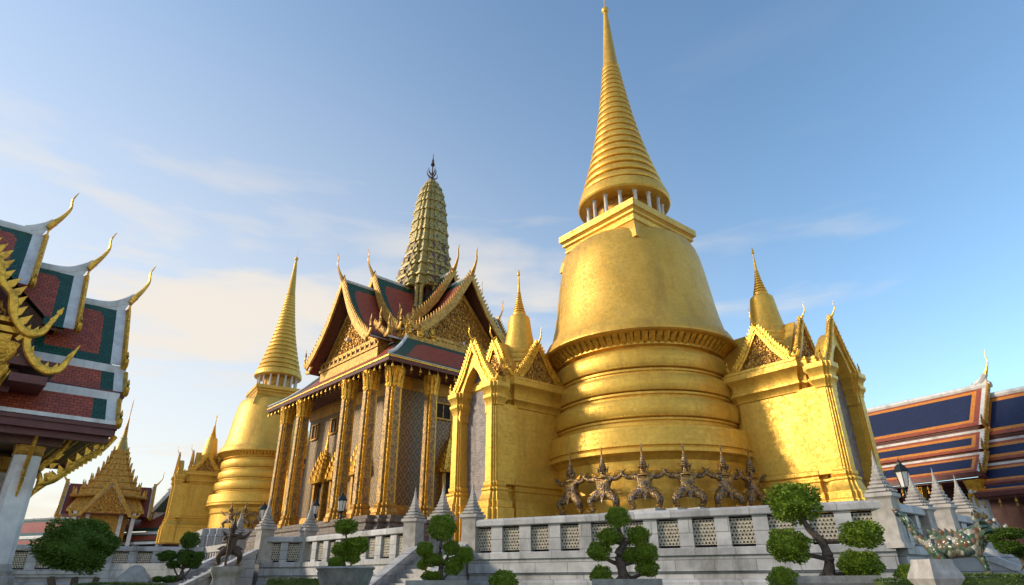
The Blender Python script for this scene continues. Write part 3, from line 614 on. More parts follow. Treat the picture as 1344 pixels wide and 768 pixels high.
# prang tower on the crossing
pr = node('prang', tm, (8.3,9.7,0))
RP = redent(.62,.8)
RP2 = [(x*c_-y*s_, x*s_+y*c_) for c_, s_ in ((1,0),(0,1),(-1,0),(0,-1)) for x, y in ((1,.26),(.93,.28),(.93,.53),(.81,.55),(.80,.80),(.55,.81),(.53,.93),(.28,.93),(.26,1))]
mb = MB(); mb.stack(RP, [(4.4,17.5),(4.3,19.6),(3.6,19.7),(3.5,20.9),(3.3,21.0),(3.3,22.3),(3.05,22.5),(3.05,22.8),(2.8,22.85),(2.8,23.1),(2.6,23.2)]); mb.build('prang_base', 'prang', pr, smooth=0)
mb = MB(); mb.stack(RP, [(2.1,23.1),(2.1,25.6)]); mb.build('prang_core', 'darkred', pr, smooth=0)
for a in range(4):
    for j in range(4):
        x = (-1.8, -.62, .62, 1.8)[j]; yy = -2.42 if abs(x) < 1 else -2.1
        ca, sa = round(math.cos(a*math.pi/2)), round(math.sin(a*math.pi/2))
        mb = MB(); mb.lathe([(.30,23.1),(.30,23.3),(.2,23.4),(.19,25.0),(.3,25.25),(.32,25.6)], 10, (x*ca-yy*sa, x*sa+yy*ca, 0)); mb.build('prang_column', 'prangl', pr)
tiers = [(3.0,25.3,2.62,26.6),(2.66,26.6,2.26,28.0),(2.3,28.0,1.98,29.4),(2.02,29.4,1.8,30.7),(1.88,30.7,1.70,32.0),(1.78,32.0,1.6,33.2),(1.68,33.2,1.5,34.4),(1.56,34.4,1.38,35.5),(1.44,35.5,1.2,36.5),(1.26,36.5,.98,37.35),(1.02,37.35,.66,38.0),(.7,38.0,.3,38.5)]
for i, (r0, z0, r1, z1) in enumerate(tiers):
    mb = MB(); h = z1-z0
    mb.stack(RP2, [(r0*.97,z0),(r0*1.0,z0+.06*h),(r0*1.0,z0+.12*h),(r0*.95,z0+.15*h),(r0*.94,z0+.3*h),(r1*.99,z0+.84*h),(r1*1.06,z0+.88*h),(r1*1.06,z1+.02)], [1 if (j % 9) in (0,2,4,6) else 0 for j in range(36)])
    for a in range(4):
        ca, sa = round(math.cos(a*math.pi/2)), round(math.sin(a*math.pi/2))
        def rr(x, y, z): return Vector((x*ca-y*sa, x*sa+y*ca, z))
        for x, yy in (((-.66,-.68),(.66,-.68),(-.42,-.98),(.42,-.98),(0,-1.02)) if i < 4 else ((-.62,-.62),(.62,-.62))):
            mb.leaf(rr(x*r0, yy*r0, z0+.2*h), rr(0,.18,1), rr(1,0,0), h*.4, r0*.16, .05, 1)
        if i < 4:
            for x in ((-.28,.28) if i > 2 else (-.33,0,.33)):
                mb.prism([(-.07*r0,0),(.07*r0,0),(.07*r0,.3*h),(0,.42*h),(-.07*r0,.3*h)], rr(x*r0, -(r0*.96+.012), z0+.36*h), (ca,sa,0), (0,0,1), rr(0,.06,0), 2)
    mb.build('prang_tier', ['prang','prangl','darkred'], pr, smooth=0)
mb = MB(); mb.lathe([(.3,38.4),(.34,38.6),(.2,38.75),(.09,38.8),(.06,40.3),(.16,40.35),(.1,40.45),(.22,40.5),(.16,40.75),(.09,40.95),(.13,41.0),(.05,41.3),(.012,42.0)], 10)
for zz, rr_ in ((38.85,.62),(39.3,.45)):
    for a in range(4):
        d = Vector((math.cos(a*math.pi/2), math.sin(a*math.pi/2), 0)); mb.tube(bez([Vector((0,0,zz)), d*rr_*.7+Vector((0,0,zz+.08)), d*rr_+Vector((0,0,zz+.35)), d*rr_*1.05+Vector((0,0,zz+.75))], 3), lerp_list([.07,.07,.05,.01], 3), 5)
mb.build('prang_finial', 'bronze', pr)
# windows, doors
def window(x, y, z0, z1, w_, face):
    u, nrm = ((0,1,0), (-1,0,0)) if face == 'x' else ((1,0,0), (0,-1,0)); o = Vector((x,y,0))
    n_ = node('window', tm)
    mb = MB(); mb.prism([(-w_,z0),(w_,z0),(w_,z1),(-w_,z1)], o, u, (0,0,1), Vector(nrm)*.05); mb.build('pane', 'dark', n_, smooth=0)
    mb = MB()
    for s in (-1,1): mb.prism([(s*w_-.07,z0-.1),(s*w_+.07,z0-.1),(s*w_+.07,z1+.1),(s*w_-.07,z1+.1)], o, u, (0,0,1), Vector(nrm)*.14)
    mb.prism([(-w_-.1,z0-.12),(w_+.1,z0-.12),(w_+.1,z0),(-w_-.1,z0)], o, u, (0,0,1), Vector(nrm)*.16); mb.prism([(-w_-.1,z1),(w_+.1,z1),(w_+.1,z1+.12),(-w_-.1,z1+.12)], o, u, (0,0,1), Vector(nrm)*.16)
    mb.prism([(-.035,z0),(.035,z0),(.035,z1),(-.035,z1)], o, u, (0,0,1), Vector(nrm)*.09)
    mb.build('window_frame', 'goldold', n_, smooth=0)
def doorway(x, y, face, w_=.62):
    u, nrm = (Vector((0,1,0)), Vector((-1,0,0))) if face == 'x' else (Vector((1,0,0)), Vector((0,-1,0))); o = Vector((x,y,0))
    d = node('doorway', tm)
    mb = MB(); mb.prism([(-w_,4.75),(w_,4.75),(w_,8.0),(-w_,8.0)], o, u, (0,0,1), nrm*.06); mb.build('door_leaf', 'dark', d, smooth=0)
    mb = MB()
    for s in (-1,1):
        mb.prism([(s*(w_+.2)-.17,4.75),(s*(w_+.2)+.17,4.75),(s*(w_+.2)+.15,8.0),(s*(w_+.2)-.15,8.0)], o, u, (0,0,1), nrm*.4)
        mb.prism([(s*(w_+.2)-.27,4.75),(s*(w_+.2)+.27,4.75),(s*(w_+.2)+.27,5.2),(s*(w_+.2)-.27,5.2)], o, u, (0,0,1), nrm*.5)
    mb.prism([(-.03,4.8),(.03,4.8),(.03,8),(-.03,8)], o, u, (0,0,1), nrm*.1)
    mb.build('door_jamb', 'goldold', d, smooth=0)
    mb = MB(); lv = [(w_+.6,8.0),(w_+.66,8.2),(w_+.5,8.3),(w_+.56,8.6),(w_+.35,8.7),(w_+.42,9.0),(w_+.2,9.1),(w_+.25,9.4),(w_+.02,9.5),(w_+.08,9.75),(w_-.12,9.85),(w_-.1,10.1),(.34,10.2),(.38,10.4),(.22,10.5),(.2,10.9),(.12,11.2),(.03,12.4)]
    q = o+nrm*.02; cx, cy = q.x, q.y
    mb.stack(redent(.7,.86), [((a*.55,a) if face == 'x' else (a,a*.55), z) for a, z in lv], c=(cx,cy))
    for a, z in lv[1:12:2]:
        for s in (-.75,0,.75): mb.leaf(o+u*s*a+nrm*(a*.55+.02)+Vector((0,0,z-.06)), (0,0,1), u, .5, .2, .08)
    mb.build('spired_pediment', 'orn', d)
for yy in (2.9,6.3,11.6,15.2): window(1.5, yy, 11.9, 13.0, .55, 'x')
for xx in (5.2,12.8): window(xx, 1.5, 11.9, 12.95, .68, 'y')
for yy in (9.7,12.6,6.2): doorway(1.5, yy, 'x')
for xx in (6.1,11.9): doorway(xx, 1.5, 'y')
# ------------------------------------------------------------------ balustrades of the terrace
def post_mesh():
    mb = MB()
    mb.stack(SQ, [(.46,0),(.46,.12),(.40,.16),(.38,.3),(.36,1.36),(.40,1.42),(.46,1.46),(.46,1.56),(.40,1.58)])
    z = 1.58; r = .42
    for i in range(7):
        mb.stack(redent(.7,.87), [(r*.9,z),(r*1.04,z+.03),(r*1.04,z+.085),(r*.9,z+.10),(r*.72,z+.13)]); z += .128-.004*i; r *= .79
    mb.lathe([(r*1.2,z),(r*.9,z+.1),(.05,z+.2),(.06,z+.25),(.03,z+.3),(.006,z+.5)], 8)
    return mb
def lattice_mesh():
    mb = MB(); hw, hh = .39, .40; rr = random.Random(4)
    mb.box(-hw, hw, .0, .06, -hh, hh, 0)
    for j in range(7):
        for i in range(6 if j % 2 else 7):
            cx = -hw+.055+(i+(.5 if j % 2 else 0))*(2*hw-.11)/6; cz = -hh+.055+j*(2*hh-.11)/6; r = .040+rr.uniform(-.006,.006); n = 6; a0 = rr.uniform(0,1)
            ring = [(math.cos(a0+2*math.pi*k/n), math.sin(a0+2*math.pi*k/n)) for k in range(n)]
            mb.add([(cx+c_*r, -.004, cz+s_*r) for c_, s_ in ring], [tuple(range(n))], 1)  # flat dark disc painted where the solid plate has no opening
            vs = []
            for c_, s_ in ring:
                for q, yy in ((r+.02,-.002),(r+.012,-.022),(r,-.02),(r-.004,-.003)): vs.append((cx+c_*q, yy, cz+s_*q))
            mb.add(vs, [(k*4+q, ((k+1) % n)*4+q, ((k+1) % n)*4+q+1, k*4+q+1) for k in range(n) for q in range(3)], 0)
    return mb
PM = post_mesh(); LMb = lattice_mesh(); _first = {}
def put(key, mbf, name, mats, parent, loc, rz, smooth=40):
    if key not in _first:
        _first[key] = mbf.build(name, mats, parent, smooth, loc, rz); return _first[key]
    o = _first[key].copy(); col.objects.link(o); o.parent = parent; o.location = loc; o.rotation_euler = (0,0,rz); o.scale = (1,1,1); return o
def run_wall(name, label, P, Q, posts=(True,True), lower=True, pitch=1.17, face_sgn=1, top=3.2):
    P, Q = Vector(P), Vector(Q); d = Q-P; Ln = d.length; rz = math.atan2(d.y, d.x)
    t = thing(name, label, 'balustrade', (P.x,P.y,0), rz, 'marble balustrade walls of the terrace')
    k = top-3.2
    def prof(rows, nm, m):  # rows (y,z) outline, front = -y
        mb = MB(); mb.prism([(a, b) for a, b in rows], (0,0,0), (0,1,0), (0,0,1), (Ln,0,0)); mb.build(nm, m, t, 30)
    prof([(-.27,2.93+k),(-.29,2.96+k),(-.29,3.12+k),(-.24,3.2+k),(.2,3.2+k),(.25,3.12+k),(.25,2.96+k),(.22,2.93+k)], 'coping', 'marble')
    prof([(-.30,1.97+k),(-.34,1.94+k),(-.34,1.74+k),(-.26,1.70+k),(-.26,1.36),(-.30,1.34),(-.18,1.30),(-.18,1.12),(-.34,1.08),(-.42,1.0),(-.42,.66),(-.36,.6),(-.3,.58),(-.3,0),(.4,0),(.4,1.97+k)], 'base_wall', 'marble')
    n = max(1, round(Ln/pitch)); st = Ln/n; hp = (st-.74)/2
    mb = MB()
    for i in range(n+1):
        x = i*st; a, b = max(0, x-hp), min(Ln, x+hp)
        mb.box(a, b, -.2, .16, 1.97+k, 2.93+k)
    mb.box(0, Ln, .12, .18, 1.98+k, 2.92+k, 1); mb.build('baluster_pier', ['marble','void_paint'], t, 0)  # last box is a dark sheet, painted shade behind the panels
    for i in range(n):
        put('lat', LMb, 'lattice_panel', ['lattice','void_paint'], t, ((i+.5)*st,-.06,2.45+k), 0)
        if lower and Ln > 4: 
            o = put('lat', LMb, 'lattice_panel', ['lattice','void_paint'], t, ((i+.5)*st,-.37,.25), 0); o.scale = (1,1,.62)
    return t
def newel(label, p, k=1.0, z=1.9, rz=None, sxy=1.0):
    o = put('post', PM, 'stone_post', 'stone', None, (p.x,p.y,z), rz if rz is not None else math.atan2((T2-T1).y,(T2-T1).x), 40)
    o.scale = (sxy*.86,sxy*.86,k); return tag(o, label, 'post', 'spired marble posts')
run_wall('balustrade', 'long grey marble balustrade with lattice panels below the biggest chedi', T1, T2, top=3.28)
run_wall('balustrade', 'sunlit marble balustrade below the temple columns, left of the stairs', W1, Q1)
run_wall('balustrade', 'short marble balustrade with two lattice panels beside the far left stairs', W2, W1, lower=False)
run_wall('balustrade', 'short marble parapet between the two posts nearest the street lamp at right', T2, S1, lower=False)
run_wall('balustrade', 'short marble parapet at far right, beyond the right stair opening', S2, S3, lower=False)
fd = (T2-T1).normalized(); fn = Vector((fd.y,-fd.x,0)); rzA = math.atan2(A.y, A.x)
newel('spired marble post at the left end of the long balustrade below the biggest chedi', T1, 1.02)
newel('spired marble post at the right end of the long balustrade', T2, 1.0, rz=YAW)
newel('spired marble post where the sunlit balustrade meets the stairs', Q1, 1.02)
newel('spired marble post half hidden behind the round topiary by the stairs', Vector((-3.15,29.2,0)), 1.1, 1.9, None, 1.25)
newel('spired marble post just behind the street lamp, right of the long balustrade', S1, .86, rz=YAW, sxy=1.1)
newel('spired marble post on the far side of the right stair opening', S2, 1.02, rz=YAW)
newel('spired marble post standing farthest right, past the right stairs', S3, 1.02, rz=YAW, sxy=1.1)
newel('spired marble post at the corner of the sunlit balustrade, under a street lamp', W1, 1.1, rz=rzA)
newel('spired marble post beside the left stairs, right of the street lamp', W2, 1.15, rz=rzA, sxy=1.1)
newel('spired marble post behind the dark bronze guardian statue', W2+Vector((-2.1,1.6,0)), 1.05, 1.7, rzA, 1.1)
newel('small spired marble post on the upper terrace, left of the corner post', W1+Vector((-1.0,3.4,0)), 1.1, 2.2, rzA)
def stairs(label, p, q, dn, rise=2.0, slope=.5):
    """flight between p and q going down along dn"""
    p, q, dn = Vector(p), Vector(q), Vector(dn).normalized(); w_ = (q-p).length; u = (q-p).normalized()
    t = thing('staircase', label, 'stairs', (0,0,0), 0, 'stairs up to the terrace')
    n = 12; h = rise/n; g = h/slope
    mb = MB()
    for i in range(n):
        mb.prism([(0,0),(g*(n-i),0),(g*(n-i),h),(0,h)], p+Vector((0,0,i*h)), dn, (0,0,1), u*w_)
    mb.build('steps', 'stone', t, 0)
    Lr = g*n+.5
    for nm, a in (('ramp_wall', p), ('ramp_wall', q)):
        mb = MB(); mb.prism([(-.1,0),(Lr,0),(Lr,.12),(-.1,.12+slope*Lr)], a-u*.18, dn, (0,0,1), u*.36)
        mb.prism([(-.12,.12+slope*(Lr+.02)),(Lr,.12),(Lr+.03,.3),(-.12,.34+slope*(Lr+.02))], a-u*.26, dn, (0,0,1), u*.52); mb.build(nm, 'marble', t, 0)
    return t
stairs('marble stairs with sloping side walls left of the biggest chedi', Q1+fd*.3, T1-fd*.3, fn)
stairs('marble stairs with grey sloping side walls at the right end of the balustrade', S1+B*.2, S2-B*.2, -A)
stairs('marble stairs at left with a pale sloping parapet beside the guardian statue', W2+Vector((-.3,-.5,0)), W2+Vector((-2.6,1.5,0)), Vector((-.72,-.69,0)))
# lower walls at the far left
t = run_wall('balustrade', 'low grey marble wall in front of the distant golden chedi', (-27.5,36.5,0), (-18.6,40.2,0), top=2.95, lower=False)
def baluster_ramp(p, q, z0, z1):
    p, q = Vector(p), Vector(q); d = q-p; Ln = d.length; rz = math.atan2(d.y,d.x); t = thing('stair_railing', 'sunlit stair railing with slanting balusters below the distant golden chedi', 'railing', (p.x,p.y,0), rz)
    mb = MB(); mb.prism([(0,z0),(Ln,z1),(Ln,z1+.35),(0,z0+.35)], (0,-.16,0), (1,0,0), (0,0,1), (0,.32,0)); mb.build('handrail', 'stone', t, 0)
    mb = MB(); mb.prism([(0,0),(Ln,0),(Ln,z1-1.05),(0,z0-1.05)], (0,-.2,0), (1,0,0), (0,0,1), (0,.4,0)); mb.build('base_wall', 'stone', t, 0)
    n = 14
    for i in range(n):
        x = (i+.5)*Ln/n; z = z0+(z1-z0)*x/Ln; mb = MB(); mb.box(x-.07, x+.07, -.1, .1, z-1.06, z+.02); mb.build('baluster', 'stone', t, 0)
baluster_ramp((-18.4,40.2,0), (-15.2,37.6,0), 2.6, 2.75)
# ------------------------------------------------------------------ pavilion at the left edge
PO = Vector((-10.82,16.82,0))
pv = thing('pavilion', 'open pavilion at the left edge, red and green stepped roofs, gilded naga gable', 'pavilion', PO, YAW)
def roof_band(parent, x0, x1, prof, bord, nm, mats, th=.12, corners=True, bx=None, soff=True):
    """slope whose profile is (a,z) with a across (+Y inward) ; also mirrored by caller"""
    mb = MB(); slope(mb, x0, x1, prof, bord, (0,1), corners=corners, bx=bx)
    if soff:
        vs = [(xx, a, b-th) for a, b in prof for xx in (x0, x1)]; mb.add(vs, [(2*i,2*i+1,2*i+3,2*i+2) for i in range(len(prof)-1)], 2)
    return mb.build(nm, mats, parent, 0)
XL = -11.0; AR = 2.75  # unseen left stretch and rear slopes, extended to shade the terrace front
tops = [(0.02, 9.3), (-1.36, 10.1), (-2.7, 11.1)]
def up(z0): d = z0-9.3; return [(AR,9.25+d),(2.25,8.55+d),(1.75,7.85+d),(1.15,6.95+d)]
for i, (xr, zt) in enumerate(tops):
    pf = up(zt); xl = tops[i+1][0]-1.0 if i < 2 else XL
    roof_band(pv, xl, xr-.3, pf, .36, 'upper_roof', ['green','red','soffit'])
    roof_band(pv, xl, xr-.3, [(2*AR-a, b) for a, b in pf], .34, 'rear_roof_slope', ['green','red','soffit'])
    mb = MB()   # white verge strips and the ridge sweeping up to the finial
    for sgn in (1,-1):
        vs = []
        for a, b in pf:
            aa = a if sgn == 1 else 2*AR-a
            vs += [(xr-.34,aa,b+.02),(xr-.02,aa,b+.02)]
        mb.add(vs, [(2*q,2*q+1,2*q+3,2*q+2) for q in range(len(pf)-1)])
    rp = [(xl,AR,zt-.05),(xr-1.1,AR,zt-.05),(xr-.5,AR,zt+.04),(xr-.1,AR,zt+.3),(xr+.08,AR,zt+.5)]
    mb.tube(bez(rp,3), .13, 8, sq=.8); mb.prism([(xl,zt-.3),(xr-.2,zt-.3),(xr-.02,zt+.25),(xr-.5,zt+.03),(xr-1.1,zt-.08),(xl,zt-.08)], (0,AR-.06,0), (1,0,0), (0,0,1), (0,.12,0))
    mb.build('white_ridge', 'white', pv)
    mb = MB()
    for sgn in (1,-1):
        P3 = [Vector((xr+.0, a if sgn == 1 else 2*AR-a, b+.02)) for a, b in pf]
        mb.tube(P3, .075, 6)
        frame_leaves(mb, P3, (1,0,0), .2, .11, .17, .05)
        e = P3[-1]; mb.tube(bez([e+Vector((0,sgn*.1,.1)), e+Vector((0,-sgn*.14,-.06)), e+Vector((0,-sgn*.26,.14)), e+Vector((0,-sgn*.2,.4))],3), lerp_list([.08,.09,.07,.01],3), 6)
    mb.build('gilded_bargeboard', 'orn', pv)
    mb = MB(); chofa(mb, (xr-.04,AR,zt+.22), (1,0,0), 1.55, sweep=.40, th=1.2); mb.build('chofa', 'orn', pv)
    mb = MB()
    mb.prism([(a, b-.12) for a, b in pf]+[(2*AR-a, b-.12) for a, b in reversed(pf[1:])], (xr-.5,0,0), (0,1,0), (0,0,1), (.08,0,0)); mb.build('gable_wall', 'carve', pv, 0)
# lower roof layers
def layer(xr, prof, nm, bord, bx):
    roof_band(pv, XL, xr-.26, prof, bord, nm, ['green','red','soffit'], corners=False, bx=bx)
    roof_band(pv, XL, xr-.26, [(2*AR-a, b) for a, b in prof], bord, 'rear_'+nm, ['green','red','soffit'], corners=False, bx=bx)
    for sgn in (1,-1):
        f = (lambda a: a) if sgn == 1 else (lambda a: 2*AR-a)
        mb = MB(); vs = []
        for a, b in prof: vs += [(xr-.28,f(a),b+.02),(xr,f(a),b+.02)]
        mb.add(vs, [(2*q,2*q+1,2*q+3,2*q+2) for q in range(len(prof)-1)])
        a, b = prof[0]; mb.box(XL, xr, min(f(a-.02),f(a+.16)), max(f(a-.02),f(a+.16)), b-.02, b+.2); mb.build('white_trim', 'white', pv, 0)
        mb = MB(); a, b = prof[-1]
        y0, y1 = min(f(a-.07),f(a+.1)), max(f(a-.07),f(a+.1))
        mb.box(XL, xr+.03, y0, y1, b-.15, b+.015)
        y0, y1 = min(f(a-.02),f(a+.14)), max(f(a-.02),f(a+.14)); mb.box(XL, xr+.01, y0, y1, b-.27, b-.15)
        mb.build('maroon_eave_board', 'maroon', pv, 0)
        mb = MB(); P3 = [Vector((xr+.02,f(a),b+.03)) for a, b in prof]; mb.tube(P3, .06, 6); e = P3[-1]
        mb.tube(bez([e+Vector((0,sgn*.1,.05)), e+Vector((0,-sgn*.1,-.08)), e+Vector((0,-sgn*.2,.1)), e+Vector((0,-sgn*.16,.35))],3), lerp_list([.07,.08,.06,.01],3), 6); mb.build('gilded_bargeboard', 'orn', pv)
layer(.1, [(1.05,6.72),(.72,6.28),(.5,6.02)], 'middle_roof', .0001, .34)
layer(.0, [(.42,5.78),(0.05,5.3),(-.22,4.98)], 'lower_roof', .0001, .34)
mb = MB(); mb.box(XL, .02, -.37, -.24, 4.95, 5.05); mb.build('white_trim', 'white', pv, 0)
mb = MB(); mb.box(XL, -.05, -.30, -.12, 4.66, 4.94); mb.box(XL, 0, -.36, -.28, 4.84, 4.93); mb.box(XL, -.08, -.1, .02, 4.5, 4.68); mb.box(XL, -.1, 5.5, 5.8, 4.5, 4.96); mb.build('eave_beam', 'maroon', pv, 0)
mb = MB(); mb.box(XL, -.3, 1.2, 1.3, 6.5, 6.9); mb.build('roof_riser', 'maroon', pv, 0); mb = MB(); mb.box(XL, -.35, .56, .66, 5.6, 6.0); mb.build('roof_riser', 'maroon', pv, 0)
mb = MB(); mb.box(XL, -.3, -.05, 5.5, 4.72, 4.78); 
for i in range(16): mb.box(-.5-i*.6, -.38-i*.6, -.05, 5.5, 4.6, 4.72)
mb.box(XL, -1.0, .35, .7, 4.35, 4.6); mb.box(XL, -1.0, 4.8, 5.15, 4.35, 4.6)
mb.build('ceiling', 'soffit', pv, 0)
mb = MB()
for i in range(7): mb.box(-.95+i*.14, -.86+i*.14, .3-.0*i, 5.2, 4.62-.0*i, 4.7)
mb.build('rafter_end', 'goldold', pv, 0)
for (x, y) in ((-1.62,.8),(-1.62,4.7),(-5.4,.8),(-5.4,4.7),(-9.2,.8),(-9.2,4.7)):
    cnode = node('column', pv, (x,y,0)); RP = redent(.7,.84)
    mb = MB(); mb.stack(RP, [(.33,1.55),(.28,4.5)]); mb.build('shaft', 'white', cnode, 0)
    mb = MB(); mb.stack(RP, [(.55,.9),(.55,1.05),(.48,1.1),(.46,1.25),(.4,1.3),(.42,1.4),(.36,1.46),(.34,1.56)]); mb.build('column_base', 'stone', cnode, 0)
    mb = MB(); mb.stack(RP, [(.29,4.1),(.32,4.14),(.30,4.2),(.34,4.4),(.38,4.55)]); mb.build('column_capital', 'goldold', cnode, 0)
    mb = MB()      # gilded naga bracket leaning out to the eave
    for dd in ((1,0,0),(0,-1,0)):
        d = Vector(dd); mb.tube(bez([d*.3+Vector((0,0,3.1)), d*.42+Vector((0,0,3.5)), d*.34+Vector((0,0,3.8)), d*.62+Vector((0,0,4.2)), d*.8+Vector((0,0,4.62))],4), lerp_list([.03,.07,.08,.07,.06],4), 6, sq=.7)
        for q in range(5): mb.leaf(d*(.4+.07*q)+Vector((0,0,3.4+.25*q)), d+Vector((0,0,.6)), Vector((-d.z,0,1))-d*.3, .2, .12, .04)
    mb.build('gilded_bracket', 'orn', cnode)
mb = MB(); mb.box(XL, -.4, .1, 5.4, 0, .5); mb.box(XL+.2, -.7, .3, 5.2, .5, .9); mb.build('plinth', 'stone', pv, 0)
mb = MB(); mb.box(XL, -3.0, 4.9, 5.1, .9, 4.5); mb.build('rear_wall', 'dark', pv, 0)  # near-black wall, the pavilion's inner shade put into its colour
for i in range(9):
    mb = MB(); mb.tube([(0,0,0),(0,0,-.12)], .008, 4); mb.lathe([(.01,-.1),(.04,-.14),(.05,-.2),(.065,-.25)], 8); mb.leaf((0,0,-.42), (0,0,1), (1,0,0), .18, .08, .01); mb.build('wind_bell', 'orn', pv, loc=(-.15, .1+i*.6, 4.62))
# gilded curve under the gable end eave
for yy in (.15, 5.3):
    mb = MB(); mb.tube(bez([(-1.3,yy,3.35),(-1.0,yy,3.5),(-.6,yy,3.95),(-.15,yy,4.35),(.1,yy,4.75)],4), lerp_list([.03,.09,.1,.09,.08],4), 6)
    for q in range(8): mb.leaf((-1.2+.16*q,yy,3.35+.17*q), (-.5,0,1), (1,0,.8), .22, .13, .04)
    mb.build('gilded_eave_bracket', 'orn', pv)
# cross gable with gilded naga bargeboard facing the viewer
cg = node('cross_gable', pv, (-5.0,-.75,0))
pf = [(0,10.6),(.55,9.7),(1.15,8.85),(1.9,8.0),(2.7,7.3)]
mb = MB(); mb.prism([(-a, b-.3) for a, b in reversed(pf)]+[(a, b-.3) for a, b in pf[1:]]+[(2.5,5.4),(-2.5,5.4)], (0,.35,0), (1,0,0), (0,0,1), (0,.12,0)); mb.build('gable_panel', 'maroon', cg, 0); mb = MB()
filigree(mb, lambda x, z: abs(x) < 2.0*(10-z)/2.7 and z < 9.9, (-2.6,2.6,7.3,10), (0,.33,0), (1,0,0), (0,0,1), (0,-1,0), .26, .04, 0, 9)
mb.build('tympanum', 'carve', cg)
for sgn in (1,-1):
    mb = MB(); slope(mb, -.2, 3.2, [(a, b) for a, b in pf], .34, (0,1)); rf = MB(); rf.v = [(sgn*y, x, z) for x, y, z in mb.v]; rf.f, rf.m, rf.uv = mb.f, mb.m, mb.uv
    rf.add([(sgn*a, yy, b-.12) for a, b in pf for yy in (-.2,3.2)], [(2*i,2*i+1,2*i+3,2*i+2) for i in range(len(pf)-1)], 2); rf.build('gable_roof', ['green','red','soffit'], cg, 0)
    nb = MB(); path = [(.1,10.5),(.4,9.95),(.62,9.5),(.95,9.25),(1.15,8.85),(1.45,8.6),(1.62,8.1),(1.95,7.75),(2.1,7.25),(2.42,6.92),(2.72,6.98),(2.86,7.3),(3.02,7.72)]
    P3 = bez([(sgn*a,-.32,b-.15) for a, b in path],4); nb.tube(P3, [(.095+.02*math.sin(i*.9) if i < len(P3)-12 else .11*(len(P3)-i)/12+.01) for i in range(len(P3))], 8, sq=.75)
    for q in range(2, len(P3)-14, 2): nb.leaf(P3[q]+Vector((0,0,.05)), (sgn*.75,0,1), (1,0,-sgn*.75), .34, .15, .06)
    for q in range(len(P3)-13, len(P3)-1, 2): nb.leaf(P3[q], (sgn*.3,0,1), (1,0,-.3*sgn), .22, .1, .05)
    nb.build('naga_bargeboard', 'orn', cg)
    n2 = MB(); path = [(2.3,6.55),(2.45,6.7),(2.58,6.35),(2.82,6.05),(3.08,5.92),(3.32,6.02),(3.45,6.32),(3.6,6.72)]
    P3 = bez([(sgn*a,-.25,b) for a, b in path],4); n2.tube(P3, lerp_list([.06,.08,.09,.1,.11,.09,.06,.01],4), 8, sq=.75)
    for q in range(3, len(P3)-2, 3): n2.leaf(P3[q], (sgn*.2,0,1), (1,0,0), .22, .11, .05)
    n2.build('naga_finial', 'orn', cg)
    cn = MB(); cn.stack(redent(.7,.85), [(.14,4.95),(.24,5.1),(.17,5.25),(.2,5.6),(.28,5.9),(.22,6.0),(.32,6.35),(.36,6.5)], c=(sgn*2.05,.1))
    for a in range(10):
        an = 2*math.pi*a/10; d = Vector((math.cos(an), math.sin(an), 0)); cn.leaf(d*.18+Vector((sgn*2.05,.1,5.3)), d*.3+Vector((0,0,1)), (-d.y,d.x,0), .6, .16, .04); cn.leaf(d*.22+Vector((sgn*2.05,.1,5.85)), d*.4+Vector((0,0,1)), (-d.y,d.x,0), .5, .16, .04)
    cn.build('gilded_capital', 'orn', cg)
mb = MB(); mb.box(-2.2,2.2,-.1,.3,6.5,6.7); mb.box(-2.3,2.3,-.16,.35,6.74,6.88); mb.box(-2.25,2.25,-.13,.3,7.0,7.12); mb.build('gable_beam', 'orn', cg, 0)
for q in ((1.9,3.3,-.1,1.2,6.0,6.2),(2.4,3.15,-.3,1.0,5.55,5.75),(-3.1,-2.0,-.1,1.2,6.0,6.2)): mb = MB(); mb.box(*q); mb.build('gable_bracket_beam', 'maroon', cg, 0)
# ------------------------------------------------------------------ blue roofed hall at the right
HX = Vector((.52992,-.84805,0)); ha = math.atan2(HX.y, HX.x)
hl = thing('ordination_hall', 'long hall at the right edge with dark blue tiled roof bordered orange and red', 'hall', (27.62,36.78,0), ha)
# local X = towards the viewer, local Y = away (deeper); roof slope faces -Y ... normal N is +Y
def hall_layer(x0, x1, prof, b1, b2, nm):
    """outer red band, orange band, blue field"""
    cum = [0]
    for i in range(1, len(prof)): cum.append(cum[-1]+math.hypot(prof[i][0]-prof[i-1][0], prof[i][1]-prof[i-1][1]))
    tot = cum[-1]
    def at_(d):
        for i in range(len(prof)-1):
            if d <= cum[i+1]+1e-9:
                k = (d-cum[i])/(cum[i+1]-cum[i]); return (prof[i][0]+(prof[i+1][0]-prof[i][0])*k, prof[i][1]+(prof[i+1][1]-prof[i][1])*k)
        return prof[-1]
    rows = sorted(set([b1,b1+b2,tot-b1-b2,tot-b1]+cum)); xs = [x0,x0+b1,x0+b1+b2,x1-b1-b2,x1-b1,x1]; mb = MB()
    for i in range(len(rows)-1):
        qa, qb = rows[i], rows[i+1]; ya, za = at_(qa); yb, zb = at_(qb); mid = (qa+qb)/2; dv = min(mid, tot-mid)
        for k in range(5):
            dx = (0,b1+.01,1e9,b1+.01,0)[k]; dd = min(dv, dx); m_ = 2 if dd < b1 else (1 if dd < b1+b2 else 0)
            mb.add([(xs[k],ya,za),(xs[k],yb,zb),(xs[k+1],yb,zb),(xs[k+1],ya,za)], [(0,1,2,3)], m_, [[(xs[k],qa),(xs[k],qb),(xs[k+1],qb),(xs[k+1],qa)]])
    vs = [(xx,a,b-.14) for a, b in prof for xx in (x0,x1)]; mb.add(vs, [(2*i,2*i+1,2*i+3,2*i+2) for i in range(len(prof)-1)], 3)
    mb.build(nm, ['blue','orange','rust','soffit'], hl, 0)
